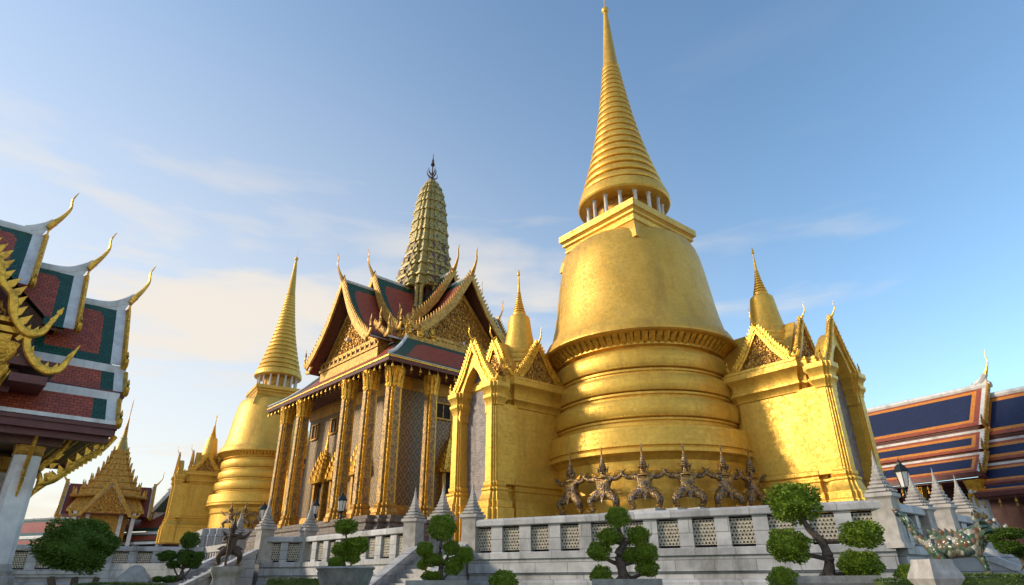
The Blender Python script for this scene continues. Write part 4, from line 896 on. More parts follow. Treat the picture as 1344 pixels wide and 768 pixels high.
def hall_section(x0, x1, dz, dy, chof=True):
    up_ = [(4.2+dy,12.35+dz),(3.0+dy,10.9+dz),(1.9+dy,9.55+dz)]; md = [(1.86+dy,9.18+dz),(.9+dy,7.98+dz)]; lw = [(.86+dy,7.72+dz),(-.25+dy,6.62+dz)]
    hall_layer(x0, x1-.35, up_, .34, .25, 'upper_roof'); hall_layer(x0, x1-.35, md, .24, .22, 'middle_roof'); hall_layer(x0, x1-.35, lw, .2, .18, 'lower_roof')
    hall_layer(x0, x1-.35, [(8.4+2*dy-a,b) for a, b in up_], .34, .18, 'rear_roof_slope')
    mb = MB(); mb.box(x0, x1-.45, 1.95+dy, 2.1+dy, 8.6+dz, 9.5+dz); mb.box(x0, x1-.45, .95+dy, 1.1+dy, 7.2+dz, 7.9+dz); mb.build('roof_riser', 'maroon', hl, 0)
    mb = MB(); r0 = up_[0]
    mb.tube(bez([(x0,r0[0],r0[1]+.0),(x1-2.2,r0[0],r0[1]),(x1-1.0,r0[0],r0[1]+.1),(x1-.35,r0[0],r0[1]+.35),(x1,r0[0],r0[1]+.75)],3), .2, 8)
    mb.prism([(x0,r0[1]-.25),(x1,r0[1]-.25),(x1,r0[1]+.7),(x1-.35,r0[1]+.3),(x1-1.0,r0[1]+.06),(x1-2.2,r0[1]-.02),(x0,r0[1]-.02)], (0,r0[0]-.1,0), (1,0,0), (0,0,1), (0,.2,0))
    for pf in (up_, md, lw):
        vs = [(xx,a,b+.02) for a, b in pf for xx in (x1-.37,x1)]; mb.add(vs, [(2*q,2*q+1,2*q+3,2*q+2) for q in range(len(pf)-1)])
    for pf in (md, lw): a, b = pf[0]; mb.box(x0, x1-.1, a-.03, a+.1, b-.05, b+.1)
    mb.build('white_ridge', 'white', hl, 0)
    mb = MB()
    for pf in (up_, md, lw):
        P3 = [Vector((x1+.05,a,b+.05)) for a, b in pf]; mb.tube(P3, .11, 6); frame_leaves(mb, P3, (1,0,0), .3, .16, .24, .08)
        e = P3[-1]; mb.tube(bez([e+Vector((0,.15,.1)), e+Vector((0,-.2,-.1)), e+Vector((0,-.4,.15)), e+Vector((0,-.3,.55))],3), lerp_list([.12,.14,.1,.015],3), 6)
    mb.build('gilded_bargeboard', 'goldold', hl)
    if chof: mb = MB(); chofa(mb, (x1-.02,r0[0],r0[1]+.55), (1,0,0), 1.75, sweep=.35, th=1.0); mb.build('chofa', 'orn', hl)
    mb = MB(); mb.box(x0, x1+.02, -.38+dy, -.22+dy, 6.32+dz, 6.6+dz); mb.box(x0, x1, -.2+dy, 4.2+dy, 6.2+dz, 6.3+dz); mb.build('eave_board', 'maroon', hl, 0)
    mb = MB(); mb.prism([(a,b-.2) for a, b in up_]+[(8.4+2*dy-a,b-.2) for a, b in reversed(up_[1:])]+[(6.5+dy,6.6+dz),(1.9+dy,6.6+dz)], (x1-.6,0,0), (0,1,0), (0,0,1), (.1,0,0)); mb.build('gable_wall', 'carve', hl, 0)
hall_section(-30, -.4, 0, 0)
hall_section(-.9, 6.5, -.75, -.2)
hall_layer(-.75, 6.2, [(-.1,6.05),(-1.1,5.35)], .2, .14, 'porch_roof')
mb = MB(); mb.box(-.85,6.3,-1.25,-1.1,5.1,5.34); mb.box(-.8,6.3,-1.1,0,5.0,5.08); mb.build('eave_board', 'maroon', hl, 0)
mb = MB(); mb.add([(-1.1,.1,6.15),(-.75,.1,6.15),(-.75,-1.15,5.4),(-1.1,-1.25,5.36)], [(0,1,2,3)]); mb.tube([(-.93,.1,6.2),(-.95,-.6,5.72),(-1.05,-1.2,5.42)], .09, 6); mb.build('white_trim', 'white', hl, 0)
mb = MB(); mb.box(-30,6,2.6,6.0,0,6.25); mb.build('wall', 'darkred', hl, 0)
for i in range(-7, 3):
    x = -.9+i*3.6; cn = node('column', hl, (x,.1 if i < 0 else -.6,0)); RP = redent(.7,.84)
    mb = MB(); mb.stack(RP, [(.36,1.0),(.32,5.6)]); mb.build('shaft', 'white', cn, 0)
    mb = MB(); mb.stack(RP, [(.33,5.2),(.38,5.3),(.36,5.5),(.46,6.1)]); mb.stack(SQ, [((.05,.3),1.0),((.05,.27),5.4)], c=(-.38,0)); mb.build('gilded_capital', 'orn', cn, 0)
    mb = MB(); mb.tube(bez([(0,-.4,4.6),(0,-.5,5.0),(0,-.42,5.4),(0,-.62,5.9)],4), lerp_list([.03,.08,.08,.05],4), 6); mb.build('gilded_bracket', 'orn', cn)
for i in range(26):
    mb = MB(); mb.tube([(0,0,0),(0,0,-.14)], .01, 4); mb.lathe([(.01,-.12),(.05,-.17),(.065,-.26),(.085,-.32)], 8); mb.leaf((0,0,-.54), (0,0,1), (1,0,0), .22, .1, .012)
    x = -13+i*.78; mb.build('wind_bell', 'goldold', hl, loc=(x,-.3 if x < -.9 else -1.15, 6.2 if x < -.9 else 5.05))
# ------------------------------------------------------------------ distant gallery and small spired hall at the left
ga = thing('gallery', 'long low gallery far at the left with red tiled roof and green border', 'gallery', (-72,92,0), math.atan2(-20,52))
mb = MB(); slope(mb, 0, 60, [(3.2,9.1),(1.5,7.7),(0,6.6)], .75, (0,1), corners=False); mb.build('tiled_roof', ['green','red'], ga, 0)
mb = MB(); slope(mb, 0, 60, [(-.1,6.2),(-1.5,5.3)], .3, (0,1), corners=False); mb.build('lower_tiled_roof', ['green','red'], ga, 0)
mb = MB(); mb.tube([(0,3.2,9.2),(60,3.2,9.2)], .22, 6); mb.box(0,60,-.15,.05,6.22,6.5); mb.box(0,60,-1.7,-1.5,5.0,5.28); mb.build('white_ridge', 'white', ga, 0)
mb = MB(); mb.box(0,60,.3,4.5,0,6.3); mb.build('wall', 'darkred', ga, 0)
for i in range(16): mb = MB(); mb.stack(SQ, [(.3,0),(.26,5.0)], c=(2+i*3.8,-1.1)); mb.build('column', 'white', ga, 0)
for gx in (16.8, 43.5):     # two raised gables on its ridge
    mb = MB(); mb.prism([(-1.6,8.6),(0,12.4),(1.6,8.6)], (gx,0,0), (0,1,0), (0,0,1), (2.4,0,0), 0); mb.build('raised_roof', 'green', ga, 0) if False else None
md = thing('spired_hall', 'small gilded hall with tiered pyramid roof and needle spire, far at left', 'spired hall', (-50.2,80.6,0), R(32))
RPm = redent(.68,.83)
mb = MB(); mb.stack(RPm, [(3.4,0),(3.2,1.5),(3.0,1.6),(2.5,2.0),(2.4,8.8)]); mb.build('body', 'goldold', md, 0)
for sx in (-1,1):
    for x in (-3.0,-1.7,1.7,3.0): mb = MB(); mb.stack(SQ, [(.22,2),(.2,8.6)], c=(x,sx*3.1)); mb.build('white_pillar', 'white', md, 0)
z = 10.2; r = 3.9
for i in range(8):
    h = .92-.05*i; mb = MB(); mb.stack(RPm, [(r,z),(r*1.04,z+.12),(r*1.02,z+.26),(r*.84,z+.36),(r*.82,z+h)])
    for a in range(4):
        ca, sa = round(math.cos(a*math.pi/2)), round(math.sin(a*math.pi/2))
        for q in (-.95,-.6,-.3,0,.3,.6,.95):
            x, y = q*r*.95, -r*.97; mb.leaf((x*ca-y*sa, x*sa+y*ca, z+.2), (0,0,1), (ca,sa,0), .8 if abs(q) > .9 or q == 0 else .5, .28, .12)
    mb.build('roof_tier', 'gild2', md, 0); z += h; r *= .80
mb = MB(); mb.lathe([(r*1.1,z),(r*1.0,z+.5),(r*.55,z+1.5),(r*.6,z+1.6),(r*.4,z+1.8)], 12); mb.build('bell_cap', 'prangl', md)
z2 = z+1.8; pr_ = []
for i in range(12): q = r*.42*(1-.07*i); pr_ += [(q,z2),(q,z2+.15),(q*.8,z2+.19)]; z2 += .22
mb = MB(); mb.lathe(pr_+[(.05,z2+1.6),(.01,z2+2.4)], 12); mb.build('needle_spire', 'goldold', md)
mb = MB(); mb.stack(RPm, [(2.9,8.4),(4.0,8.5),(4.0,8.8),(3.2,10.2)]); mb.build('cornice', 'gild2', md, 0)
for a in range(4):
    an = a*math.pi/2; g = node('gable_wing', md, (0,0,0), an); mb = MB()
    mb.prism([(-2.3,8.3),(0,11.7),(2.3,8.3)], (0,-4.5,0), (1,0,0), (0,0,1), (0,.2,0)); filigree(mb, lambda x, z: abs(x) < (11.3-z)*.6, (-2.2,2.2,8.5,11.2), (0,-4.55,0), (1,0,0), (0,0,1), (0,-1,0), .42, .06, 0, 2); mb.build('tympanum', 'carve', g)
    mb = MB(); mb.band([(-2.9,7.9),(0,12.4),(2.9,7.9)], [(-2.4,7.9),(0,11.65),(2.4,7.9)], (0,-4.9,0), (1,0,0), (0,0,1), (0,.35,0)); chofa(mb, (0,-4.8,12.1), (0,-1,0), 1.9, sweep=.5)
    for s in (-1,1): mb.tube(bez([(s*2.7,-4.8,8.0),(s*3.2,-4.8,7.9),(s*3.55,-4.8,8.4),(s*3.45,-4.8,9.2)],3), lerp_list([.18,.2,.14,.02],3), 6)
    mb.build('gilded_gable_frame', 'gild2', g, 0)
    mb = MB(); mb.prism([(-2.6,8.2),(0,11.9),(2.6,8.2)], (0,-4.4,0), (1,0,0), (0,0,1), (0,2.2,0)); mb.build('tiled_roof', 'red', g, 0)
    mb = MB(); mb.band([(-2.75,8.1),(0,12.05),(2.75,8.1)], [(-2.3,8.1),(0,11.4),(2.3,8.1)], (0,-4.55,0), (1,0,0), (0,0,1), (0,.1,0)); mb.build('white_verge', 'white', g, 0)
sg_ = thing('small_gabled_roof', 'white edged green gable roof of a small building peeking up behind the gallery', 'roof', (-45.5,86,0), R(35))
mb = MB(); mb.box(-1.6,1.6,-1,3,0,9.2); mb.build('wall', 'white', sg_, 0)
mb = MB(); mb.prism([(-2,9.1),(0,12.2),(2,9.1)], (0,-1.2,0), (1,0,0), (0,0,1), (0,4.4,0)); mb.build('tiled_roof', 'green', sg_, 0)
mb = MB(); mb.band([(-2.15,9.0),(0,12.5),(2.15,9.0)], [(-1.75,9.0),(0,11.7),(1.75,9.0)], (0,-1.3,0), (1,0,0), (0,0,1), (0,.3,0)); mb.tube([(0,-1.2,12.4),(0,3.2,12.4)], .15, 6); mb.build('white_verge', 'white', sg_, 0)
mb = MB(); chofa(mb, (0,-1.2,12.3), (0,-1,0), 2.0, sweep=.5); mb.build('chofa', 'goldold', sg_)
# ------------------------------------------------------------------ figures
def skin(name, pts, edges, m, sub=1, parent=None):
    """one continuous body grown round a skeleton; pts: name -> (x,y,z,r)"""
    keys = list(pts); me = bpy.data.meshes.new(name); me.from_pydata([pts[k][:3] for k in keys], [(keys.index(a), keys.index(b)) for a, b in edges], [])
    o = bpy.data.objects.new(name, me); col.objects.link(o)
    md_ = o.modifiers.new('s', 'SKIN'); 
    sv = me.skin_vertices[0].data if me.skin_vertices else None
    if sv is None:
        bm = bmesh.new(); bm.from_mesh(me); bm.verts.layers.skin.verify(); bm.to_mesh(me); bm.free(); sv = me.skin_vertices[0].data
    for i, k in enumerate(keys): r = pts[k][3]; sv[i].radius = (r, r) if not isinstance(r, tuple) else r; sv[i].use_root = (i == 0)
    ms = o.modifiers.new('u', 'SUBSURF'); ms.levels = sub; ms.render_levels = sub
    dg = bpy.context.evaluated_depsgraph_get(); ev = o.evaluated_get(dg); nm = bpy.data.meshes.new_from_object(ev)
    o.modifiers.clear(); o.data = nm; nm.materials.clear(); nm.materials.append(M[m]); nm.polygons.foreach_set('use_smooth', [True]*len(nm.polygons)); nm.name = name
    if parent: o.parent = parent
    return o
def demon(label, loc, rz, s=1.0, pose='carry', group='mirror mosaic demon statues round the golden chedis', armour='demon'):
    t = thing('demon_statue', label, 'statue', loc, rz, group); t.scale = (s,s,s)
    p = dict(pel=(0,0,.74,.23), sp=(0,.01,.98,.19), ch=(0,0,1.24,.25), nk=(0,-.01,1.46,.09), hd=(0,-.03,1.60,.14), ht=(0,-.03,1.72,.11))
    e = [('pel','sp'),('sp','ch'),('ch','nk'),('nk','hd'),('hd','ht')]
    for n_, sx in (('L',-1),('R',1)):
        p[n_+'hip'] = (sx*.22,-.04,.68,.20); p[n_+'kn'] = (sx*.50,-.20,.48,.16); p[n_+'an'] = (sx*.42,-.02,.10,.10); p[n_+'to'] = (sx*.50,-.16,.05,.05)
        e += [('pel',n_+'hip'),(n_+'hip',n_+'kn'),(n_+'kn',n_+'an'),(n_+'an',n_+'to')]
        if pose == 'carry' or sx == 1:
            arm = [(sx*.27,0,1.34,.13),(sx*.52,-.02,1.28,.105),(sx*.72,-.02,1.45,.08),(sx*.76,-.02,1.54,.045)]; fd_ = Vector((sx*.7,0,.5))
        else:
            arm = [(sx*.25,0,1.36,.085),(sx*.40,-.1,1.10,.07),(sx*.22,-.32,1.05,.05),(sx*.12,-.36,1.06,.045)]; fd_ = Vector((-sx*.6,-.5,.2))
        for nm_, q in zip(('sh','el','wr','pa'), arm): p[n_+nm_] = q
        e += [('ch',n_+'sh'),(n_+'sh',n_+'el'),(n_+'el',n_+'wr'),(n_+'wr',n_+'pa')]
        pa = Vector(arm[3][:3]); fd_.normalize()
        for k in range(4):
            a = pa+fd_*.05+Vector((0,(k-1.5)*.022,0)); b = a+fd_*(.05+.012*(1-abs(k-1.4)/2)); c = b+fd_*.02+Vector((0,0,.035))
            p[f'{n_}f{k}a'] = (*a,.011); p[f'{n_}f{k}b'] = (*b,.010); p[f'{n_}f{k}c'] = (*c,.008); e += [(n_+'pa',f'{n_}f{k}a'),(f'{n_}f{k}a',f'{n_}f{k}b'),(f'{n_}f{k}b',f'{n_}f{k}c')]
        a = pa+Vector((-sx*.01,-.05,.02)); b = a+Vector((sx*.03,-.03,.04)); p[n_+'ta'] = (*a,.012); p[n_+'tb'] = (*b,.010); e += [(n_+'pa',n_+'ta'),(n_+'ta',n_+'tb')]
    skin('body', p, e, armour, 1, t)
    mb = MB(); c = (0,-.03,0)       # tall pointed crown with ear flaps
    mb.lathe([(.15,1.66),(.17,1.70),(.13,1.74),(.145,1.79),(.11,1.83),(.12,1.88),(.085,1.93),(.09,1.98),(.06,2.04),(.06,2.10),(.035,2.16),(.03,2.3),(.012,2.62)], 12, c)
    for sx in (-1,1): mb.leaf((sx*.15,-.03,1.56), (sx*.3,0,1), (0,1,0), .26, .12, .03)
    mb.build('crown', 'demon', t)
    mb = MB()
    for sx in (-1,1):
        mb.lathe([(.002,-.03),(.028,-.012),(.03,.01),(.002,.03)], 8, (sx*.05,-.152,1.63), 0); mb.tube([(sx*.035,-.15,1.545),(sx*.045,-.175,1.52),(sx*.05,-.17,1.57)], [.012,.012,.003], 5)
    mb.tube([(0,-.145,1.64),(0,-.185,1.59),(0,-.16,1.565)], [.018,.03,.015], 6); mb.tube([(-.06,-.148,1.54),(0,-.168,1.53),(.06,-.148,1.54)], .014, 5)
    mb.build('face', 'demon', t)
    mb = MB()
    mb.lathe([(.21,.84),(.225,.9),(.2,.95)], 14); mb.build('skirt_belt', 'demon', t); mb = MB(); mb.lathe([(.12,1.42),(.24,1.38),(.25,1.35),(.18,1.36)], 14)
    mb.build('collar', 'goldold', t); mb = MB()
    for sx in (-1,0,1):
        mb.leaf((sx*.2,-.2+abs(sx)*.05,.86), (sx*.35,-.15,-1), (1,0,.2*sx), .52, .17, .03)
    mb.build('skirt', 'demon', t)
    for sx in (-1,1):
        mb = MB(); mb.leaf((sx*.26,.05,.82), (sx*1.0,.1,-.2), (0,.2,1), .36, .18, .03); mb.build('hip_flame', 'goldold', t); mb = MB(); mb.leaf((sx*.3,0,1.38), (sx*.8,0,1), (.6,0,-.6*sx), .26, .12, .03); mb.build('shoulder_flame', 'goldold', t); mb = MB()
        mb.lathe([(.115,-.03),(.125,0),(.115,.03)], 10, (sx*.43,-.05,.2)); mb.build('anklet', 'goldold', t); mb = MB(); mb.tube([(sx*.52,-.2,.05),(sx*.6,-.26,.1),(sx*.58,-.24,.2)], [.04,.03,.005], 5)
        mb.build('upturned_shoe_tip', 'goldold', t)
    if pose != 'carry':
        mb = MB(); mb.tube([(-.12,-.4,1.5),(-.12,-.4,.5),(-.12,-.4,.02)], [.04,.05,.06], 8); mb.build('club', 'bronze', t)
    return t
words = ['leftmost carrying demon statue, right beside the left porch of the biggest chedi','second carrying demon statue from the left under the biggest chedi','third carrying demon statue from the left under the biggest chedi','fourth carrying demon statue from the left under the biggest chedi','fifth carrying demon statue from the left under the biggest chedi','rightmost carrying demon statue, close to the right porch of the biggest chedi']
CC = Vector((7.07,33.26,0))
d0 = None
for i, off in enumerate((37,20,2.5,-15,-32.5,-49)):
    az = R(192+off); d = Vector((math.sin(az), math.cos(az), 0)); p = CC+d*5.85; rz = math.atan2(d.y, d.x)+math.pi/2
    if d0 is None: d0 = demon(words[0], (p.x,p.y,3.68), rz, 1.16); d0.scale = (1.26,1.2,1.07)
    else: o = copy_tree(d0); o.location = (p.x,p.y,3.68); o.rotation_euler.z = rz; o['label'] = words[i]
w2 = ['far demon statue nearest the porch of the distant chedi','far demon statue, second from the porch of the distant chedi','far demon statue, third from the porch of the distant chedi','far demon statue just left of the stone post below the distant chedi']
C2 = Vector((-29.7,75.9,0))
for i, off in enumerate((27,12,-3,-18)):
    az = R(158.6+off); d = Vector((math.sin(az), math.cos(az), 0)); p = C2+d*5.75; o = copy_tree(d0); o.location = (p.x,p.y,6.06); o.rotation_euler.z = math.atan2(d.y, d.x)+math.pi/2; o['label'] = w2[i]
gs = demon('dark bronze guardian statue holding a club on a pedestal by the left stairs', (-13.95,33.0,1.75), R(25), 1.02, 'guard', None, 'bronze')
for ch in kids(gs): ch.data.materials.clear(); ch.data.materials.append(M['bronze'])
mb = MB(); mb.stack(redent(.7,.85), [(.8,0),(.8,.5),(.7,.55),(.66,.8),(.56,1.2),(.62,1.35),(.72,1.5),(.72,1.74)]); o = mb.build('stone_pedestal', 'stone', None, loc=(-13.95,33.0,0), rz=R(25)); tag(o, 'scrolled stone pedestal under the dark bronze guardian statue', 'pedestal')
# porcelain mosaic lion by the right stairs
def lion(label, loc, rz, s):
    t = thing('mosaic_lion', label, 'statue', loc, rz); t.scale = (s*.82,s,s*1.12)
    p = dict(pel=(-.55,0,.62,.24), m=(-.1,0,.66,.27), ch=(.42,0,.66,.27), nk=(.74,0,.90,.23), hd=(1.0,0,1.06,.24), sn=(1.28,0,.98,.14))
    e = [('pel','m'),('m','ch'),('ch','nk'),('nk','hd'),('hd','sn')]
    for n_, sy in (('a',-.19),('b',.19)):
        p[n_+'fs'] = (.52,sy,.5,.14); p[n_+'fk'] = (.60,sy*1.15,.28,.09); p[n_+'fp'] = (.62,sy*1.1,.06,.07); p[n_+'ft'] = (.76,sy*1.1,.04,.06); e += [('ch',n_+'fs'),(n_+'fs',n_+'fk'),(n_+'fk',n_+'fp'),(n_+'fp',n_+'ft')]
        p[n_+'hs'] = (-.55,sy,.46,.17); p[n_+'hk'] = (-.36,sy*1.3,.30,.11); p[n_+'hh'] = (-.62,sy*1.2,.18,.07); p[n_+'hp'] = (-.54,sy*1.2,.05,.06); p[n_+'ht'] = (-.40,sy*1.2,.04,.06); e += [('pel',n_+'hs'),(n_+'hs',n_+'hk'),(n_+'hk',n_+'hh'),(n_+'hh',n_+'hp'),(n_+'hp',n_+'ht')]
    q = [(-.82,0,.75,.12),(-1.05,0,.98,.13),(-1.12,0,1.22,.12),(-1.3,0,1.38,.08),(-1.42,0,1.52,.03)]
    pr_ = 'pel'
    for i, k in enumerate(q): p[f't{i}'] = k; e.append((pr_, f't{i}')); pr_ = f't{i}'
    skin('body', p, e, 'porc', 2, t)
    mb = MB()
    for i in range(9): mb.leaf((-.6+i*.16,0,.86+.02*math.sin(i)), (-.4,0,1), (1,0,.3), .2, .16, .06)
    mb.build('back_crest', 'porc', t); mb = MB()
    for i in range(16):
        a = i*2.4; rr = .2+.05*(i % 3); mb.leaf((.72+.06*(i % 4),rr*math.sin(a),.98+rr*math.cos(a)), (-.5,math.sin(a),math.cos(a)), (1,0,.3), .22, .16, .05)
    mb.build('mane', 'porc', t); mb = MB()
    for i in range(5): mb.leaf((-1.0-.08*i,0,.98+.1*i), (-.8,0,.5), (.5,0,.8), .24, .16, .05)
    mb.build('tail_tuft', 'porc', t)
    for sy in (-1,1):
        mb = MB(); mb.lathe([(.002,-.05),(.045,-.02),(.05,.02),(.002,.05)], 8, (1.14,sy*.15,1.16)); mb.build('eye', 'lattice', t)
        mb = MB(); mb.leaf((.94,sy*.2,1.2), (-.2,sy*.6,1), (1,0,0), .2, .14, .04); mb.build('ear', 'porc', t)
    mb = MB(); mb.tube([(1.3,-.1,.92),(1.4,0,.90),(1.3,.1,.92)], .03, 6); mb.build('mouth', 'lattice', t)
    mb = MB(); mb.tube([(1.34,0,1.0),(1.42,0,1.06)], [.06,.04], 6); mb.build('nose', 'lattice', t)
    return t
lion('crouching lion statue of coloured porcelain mosaic with raised tail beside the right stairs', (10.75,16.3,1.12), R(-33), .95)
mb = MB(); mb.box(-1.0,1.1,-.34,.34,0,1.12); mb.box(-1.06,1.16,-.4,.4,.85,1.0); tag(mb.build('stone_pedestal', 'marble', None, 0, (10.75,16.3,0), R(-33)), 'low marble pedestal under the porcelain mosaic lion', 'pedestal')
mb = MB(); mb.stack(SQ, [(.62,0),(.62,.45),(.50,.5),(.46,.92),(.5,1.0),(.62,1.1),(.70,1.16),(.66,1.24),(.60,1.30),(.53,1.40),(.52,1.48)]); o = mb.build('stone_plinth', 'stone', None, 0, (7.42,12.05,0), R(10)); o.scale = (.44,.44,.97); tag(o, 'pale stepped stone plinth in front of the porcelain mosaic lion', 'plinth')
mb = MB(); mb.stack(SQ, [(.34,0),(.34,1.0),(.3,1.05),(.46,1.1),(.5,1.16),(.36,1.3),(.3,1.34),(.2,1.45),(.1,1.5)]); o = mb.build('stone_lantern', 'stone', None, 0, (-8.9,16.0,0), R(20)); o.scale = (.72,.72,1.0); tag(o, 'small pale stone lantern with a roof-like cap at lower left', 'stone lantern')
# ------------------------------------------------------------------ street lamps
def lamp(label, loc, hgt, rz=0):
    t = thing('street_lamp', label, 'lamp', loc, rz, 'dark iron street lamps with white glass lanterns'); b = hgt-.95
    mb = MB(); mb.lathe([(.16,0),(.16,.15),(.10,.22),(.12,.4),(.06,.5),(.055,b-.3),(.09,b-.26),(.06,b-.2),(.05,b-.06),(.10,b),(.04,b+.04)], 12)
    for s in (-1,1): mb.tube(bez([(0,0,b-.5),(s*.14,0,b-.42),(s*.16,0,b-.25),(s*.05,0,b-.14)],3), .018, 5)
    mb.build('post', 'iron', t)
    mb = MB(); mb.stack(circ(6), [(.13,b+.06),(.22,b+.52)]); mb.build('lantern_glass', 'glass', t, 0)
    mb = MB(); mb.stack(circ(6), [(.15,b+.03),(.15,b+.065)]); mb.stack(circ(6), [(.26,b+.52),(.27,b+.56),(.16,b+.72),(.10,b+.76),(.08,b+.82)]); mb.lathe([(.05,b+.8),(.06,b+.86),(.02,b+.9),(.006,b+1.0)], 8)
    for i in range(6):
        a = i*math.pi/3; mb.tube([(.135*math.cos(a),.135*math.sin(a),b+.05),(.225*math.cos(a),.225*math.sin(a),b+.53)], .014, 4)
    mb.build('lantern_cap', 'iron', t, 0); return t
l0 = lamp('street lamp above the left stairs, in front of the distant golden chedi', (-13.7,35.9,2.0), 3.05)
for lb, loc, k in (('street lamp standing against the temple pillars, left of the topiary in an urn', (-12.6,41.6,2.6), 1.06),('street lamp right behind the sunlit balustrade, above the topiary in an urn', (-9.0,34.2,2.0), 1.10),('street lamp at the right, between the stone posts before the blue roof', (13.75,22.7,1.6), 1.1)):
    o = copy_tree(l0); o.location = loc; o.scale = (1,1,k); o['label'] = lb
# ------------------------------------------------------------------ clipped trees, pots and hedges
def leaf_ball(n, size, seed, core=.84, flat=1.0):
    rr = random.Random(seed); mb = MB()
    ph = [rr.uniform(0,6.28) for _ in range(6)]
    def bump_(d): return 1+.11*math.sin(4*d.x+ph[0])*math.cos(5*d.y+ph[1])+.09*math.sin(6*d.z+ph[2]+3*d.x)+.05*math.sin(9*d.x+ph[3])*math.sin(8*d.z+ph[4])
    nu, nv = 18, 12; vs = []
    for j in range(nv+1):
        for i in range(nu):
            th = math.pi*j/nv; fi = 2*math.pi*i/nu; d = Vector((math.sin(th)*math.cos(fi), math.sin(th)*math.sin(fi), math.cos(th))); vs.append(d*.94*core*bump_(d))
    mb.add(vs, [(j*nu+i, j*nu+(i+1) % nu, (j+1)*nu+(i+1) % nu, (j+1)*nu+i) for j in range(nv) for i in range(nu)])
    for _ in range(n):
        d = Vector((rr.gauss(0,1), rr.gauss(0,1), rr.gauss(0,1))).normalized(); r = .94*bump_(d)*(core+.02+(1.10-core)*rr.random()**.8)
        if rr.random() < .03: r *= 1.06
        p = d*r; t = (d+Vector((rr.uniform(-1,1), rr.uniform(-1,1), rr.uniform(-.6,1.1)))*.8).normalized(); s_ = t.cross(Vector((rr.uniform(-1,1), rr.uniform(-1,1), rr.uniform(-1,1)))).normalized(); q = size*rr.uniform(.6,1.25)
        mb.add([p-s_*q*.33, p+t*q*.5-s_*q*.1-s_*q*.25, p+t*q, p+t*q*.5+s_*q*.38, ], [(0,1,2,3)])
    return mb
PADS = [leaf_ball(2400, .17, 11+i, .78) for i in range(3)]; BIG = leaf_ball(8000, .085, 5, .88); PADK = {}
def pad(parent, c, rx, rz_, kind=0, m='leaf', big=False, ry=None):
    key = ('big' if big else kind, m)
    if key not in PADK: o = (BIG if big else PADS[kind]).build('foliage_pad', m, parent, 0); PADK[key] = o
    else: o = PADK[key].copy(); col.objects.link(o); o.parent = parent
    o.location = c; o.scale = (rx, ry or rx*.95, rz_); o.rotation_euler = (0,0,rnd.uniform(0,6)); return o
def bonsai(label, loc, pads, trunk, branches, m='leaf', z0=1.05, r0=.09, group='clipped cloud trees along the terrace', name='topiary_tree'):
    """pads: (x,z,rx,rz[,y]) in metres from the trunk foot; trunk: list of (x,z)"""
    t = thing(name, label, 'tree', loc, -math.atan2(loc[0], loc[1]), group)
    mb = MB(); P3 = bez([(x, .03*math.sin(9*z), z) for x, z in trunk], 4); n = len(P3)
    mb.tube(P3, [r0*(1-.72*i/n)*(1+.12*math.sin(i*1.7)) for i in range(n)], 8)
    for k in range(5):
        a = k*1.3; mb.tube([(0,0,.12),(math.cos(a)*r0*1.3,math.sin(a)*r0*1.3,.03),(math.cos(a)*r0*2.2,math.sin(a)*r0*2.2,-.04)], [r0*.5,r0*.35,r0*.1], 5)
    for b in branches:
        q = bez([(x, y, z) for x, y, z in b], 3); k = len(q); mb.tube(q, [r0*.5*(1-.65*i/k) for i in range(k)], 6)
    mb.build('trunk', 'bark', t)
    for i, p in enumerate(pads): pad(t, (p[0], p[4] if len(p) > 4 else rnd.uniform(-.1,.1), p[1]), p[2], p[3], i % 3, m)
    return t
def pxpads(lst, bx, by, sc_, mpp):        # measured offsets -> metres
    return [((x-bx)/sc_*mpp, (by-y)/sc_*mpp, rx/sc_*mpp, rz_/sc_*mpp) for x, y, rx, rz_ in lst]
def auto_branches(pads, trunk):
    out = []
    for x, z, rx, rz_ in pads:
        zt = max(.12, min(z-.12, trunk[-1][1])); k = [q for q in trunk if q[1] <= zt+.02][-1]
        out.append([(k[0],0,k[1]),((k[0]+x)/2,.04,(k[1]+z)/2-.05),(x,0,z-.3*rz_)])
    return out
def cloud(label, x, y, z, lst, bx, by, sc_, mpp, trunk, **k):
    pd = pxpads(lst, bx, by, sc_, mpp); tk = [((a-bx)/sc_*mpp, (by-b)/sc_*mpp) for a, b in trunk]
    return bonsai(label, (x,y,z), pd, tk, auto_branches(pd, tk), **k)
mpp = 16/815*.86
cloud('cloud-pruned tree with seven round pads in front of the middle of the long balustrade', 2.55,15.8,1.12, [(478,420,54,47),(430,512,54,40),(375,578,54,42),(575,508,54,42),(605,590,54,45),(605,655,52,36),(378,692,50,50),(530,600,46,36)], 490,705,3.54,mpp, [(490,705),(478,640),(470,590),(500,540),(482,490),(478,440)], r0=.13)
s8 = 1/.414
cloud('cloud-pruned tree with a big round top pad at the right end of the long balustrade', 6.72,14.6,1.15, [(155,518,77,56),(118,650,60,48),(330,622,58,38),(305,705,57,36),(96,756,40,20)], 215,740,s8,mpp*1.0, [(215,740),(225,690),(215,640),(185,600),(160,540)], r0=.13)
s4 = 1/.388
cloud('cloud-pruned tree with a ball shaped top pad in front of the stairs', -1.72,15.7,1.12, [(612,575,46,42),(552,650,30,24),(645,645,28,24),(694,668,28,26),(580,684,36,22),(656,702,32,30),(578,736,34,16),(546,700,18,16)], 606,752,s4,mpp, [(606,752),(612,700),(606,660),(610,600)], r0=.08)
cloud('thin cloud-pruned tree growing in a pale stone urn, left of the stairs', -4.6,18.6,1.3, [(308,578,40,24),(300,655,32,24),(356,642,38,28),(346,685,19,17),(284,698,27,18),(325,672,30,24),(330,640,28,22)], 322,735,s4,mpp*1.18, [(322,735),(312,690),(318,640),(308,600)], r0=.06)
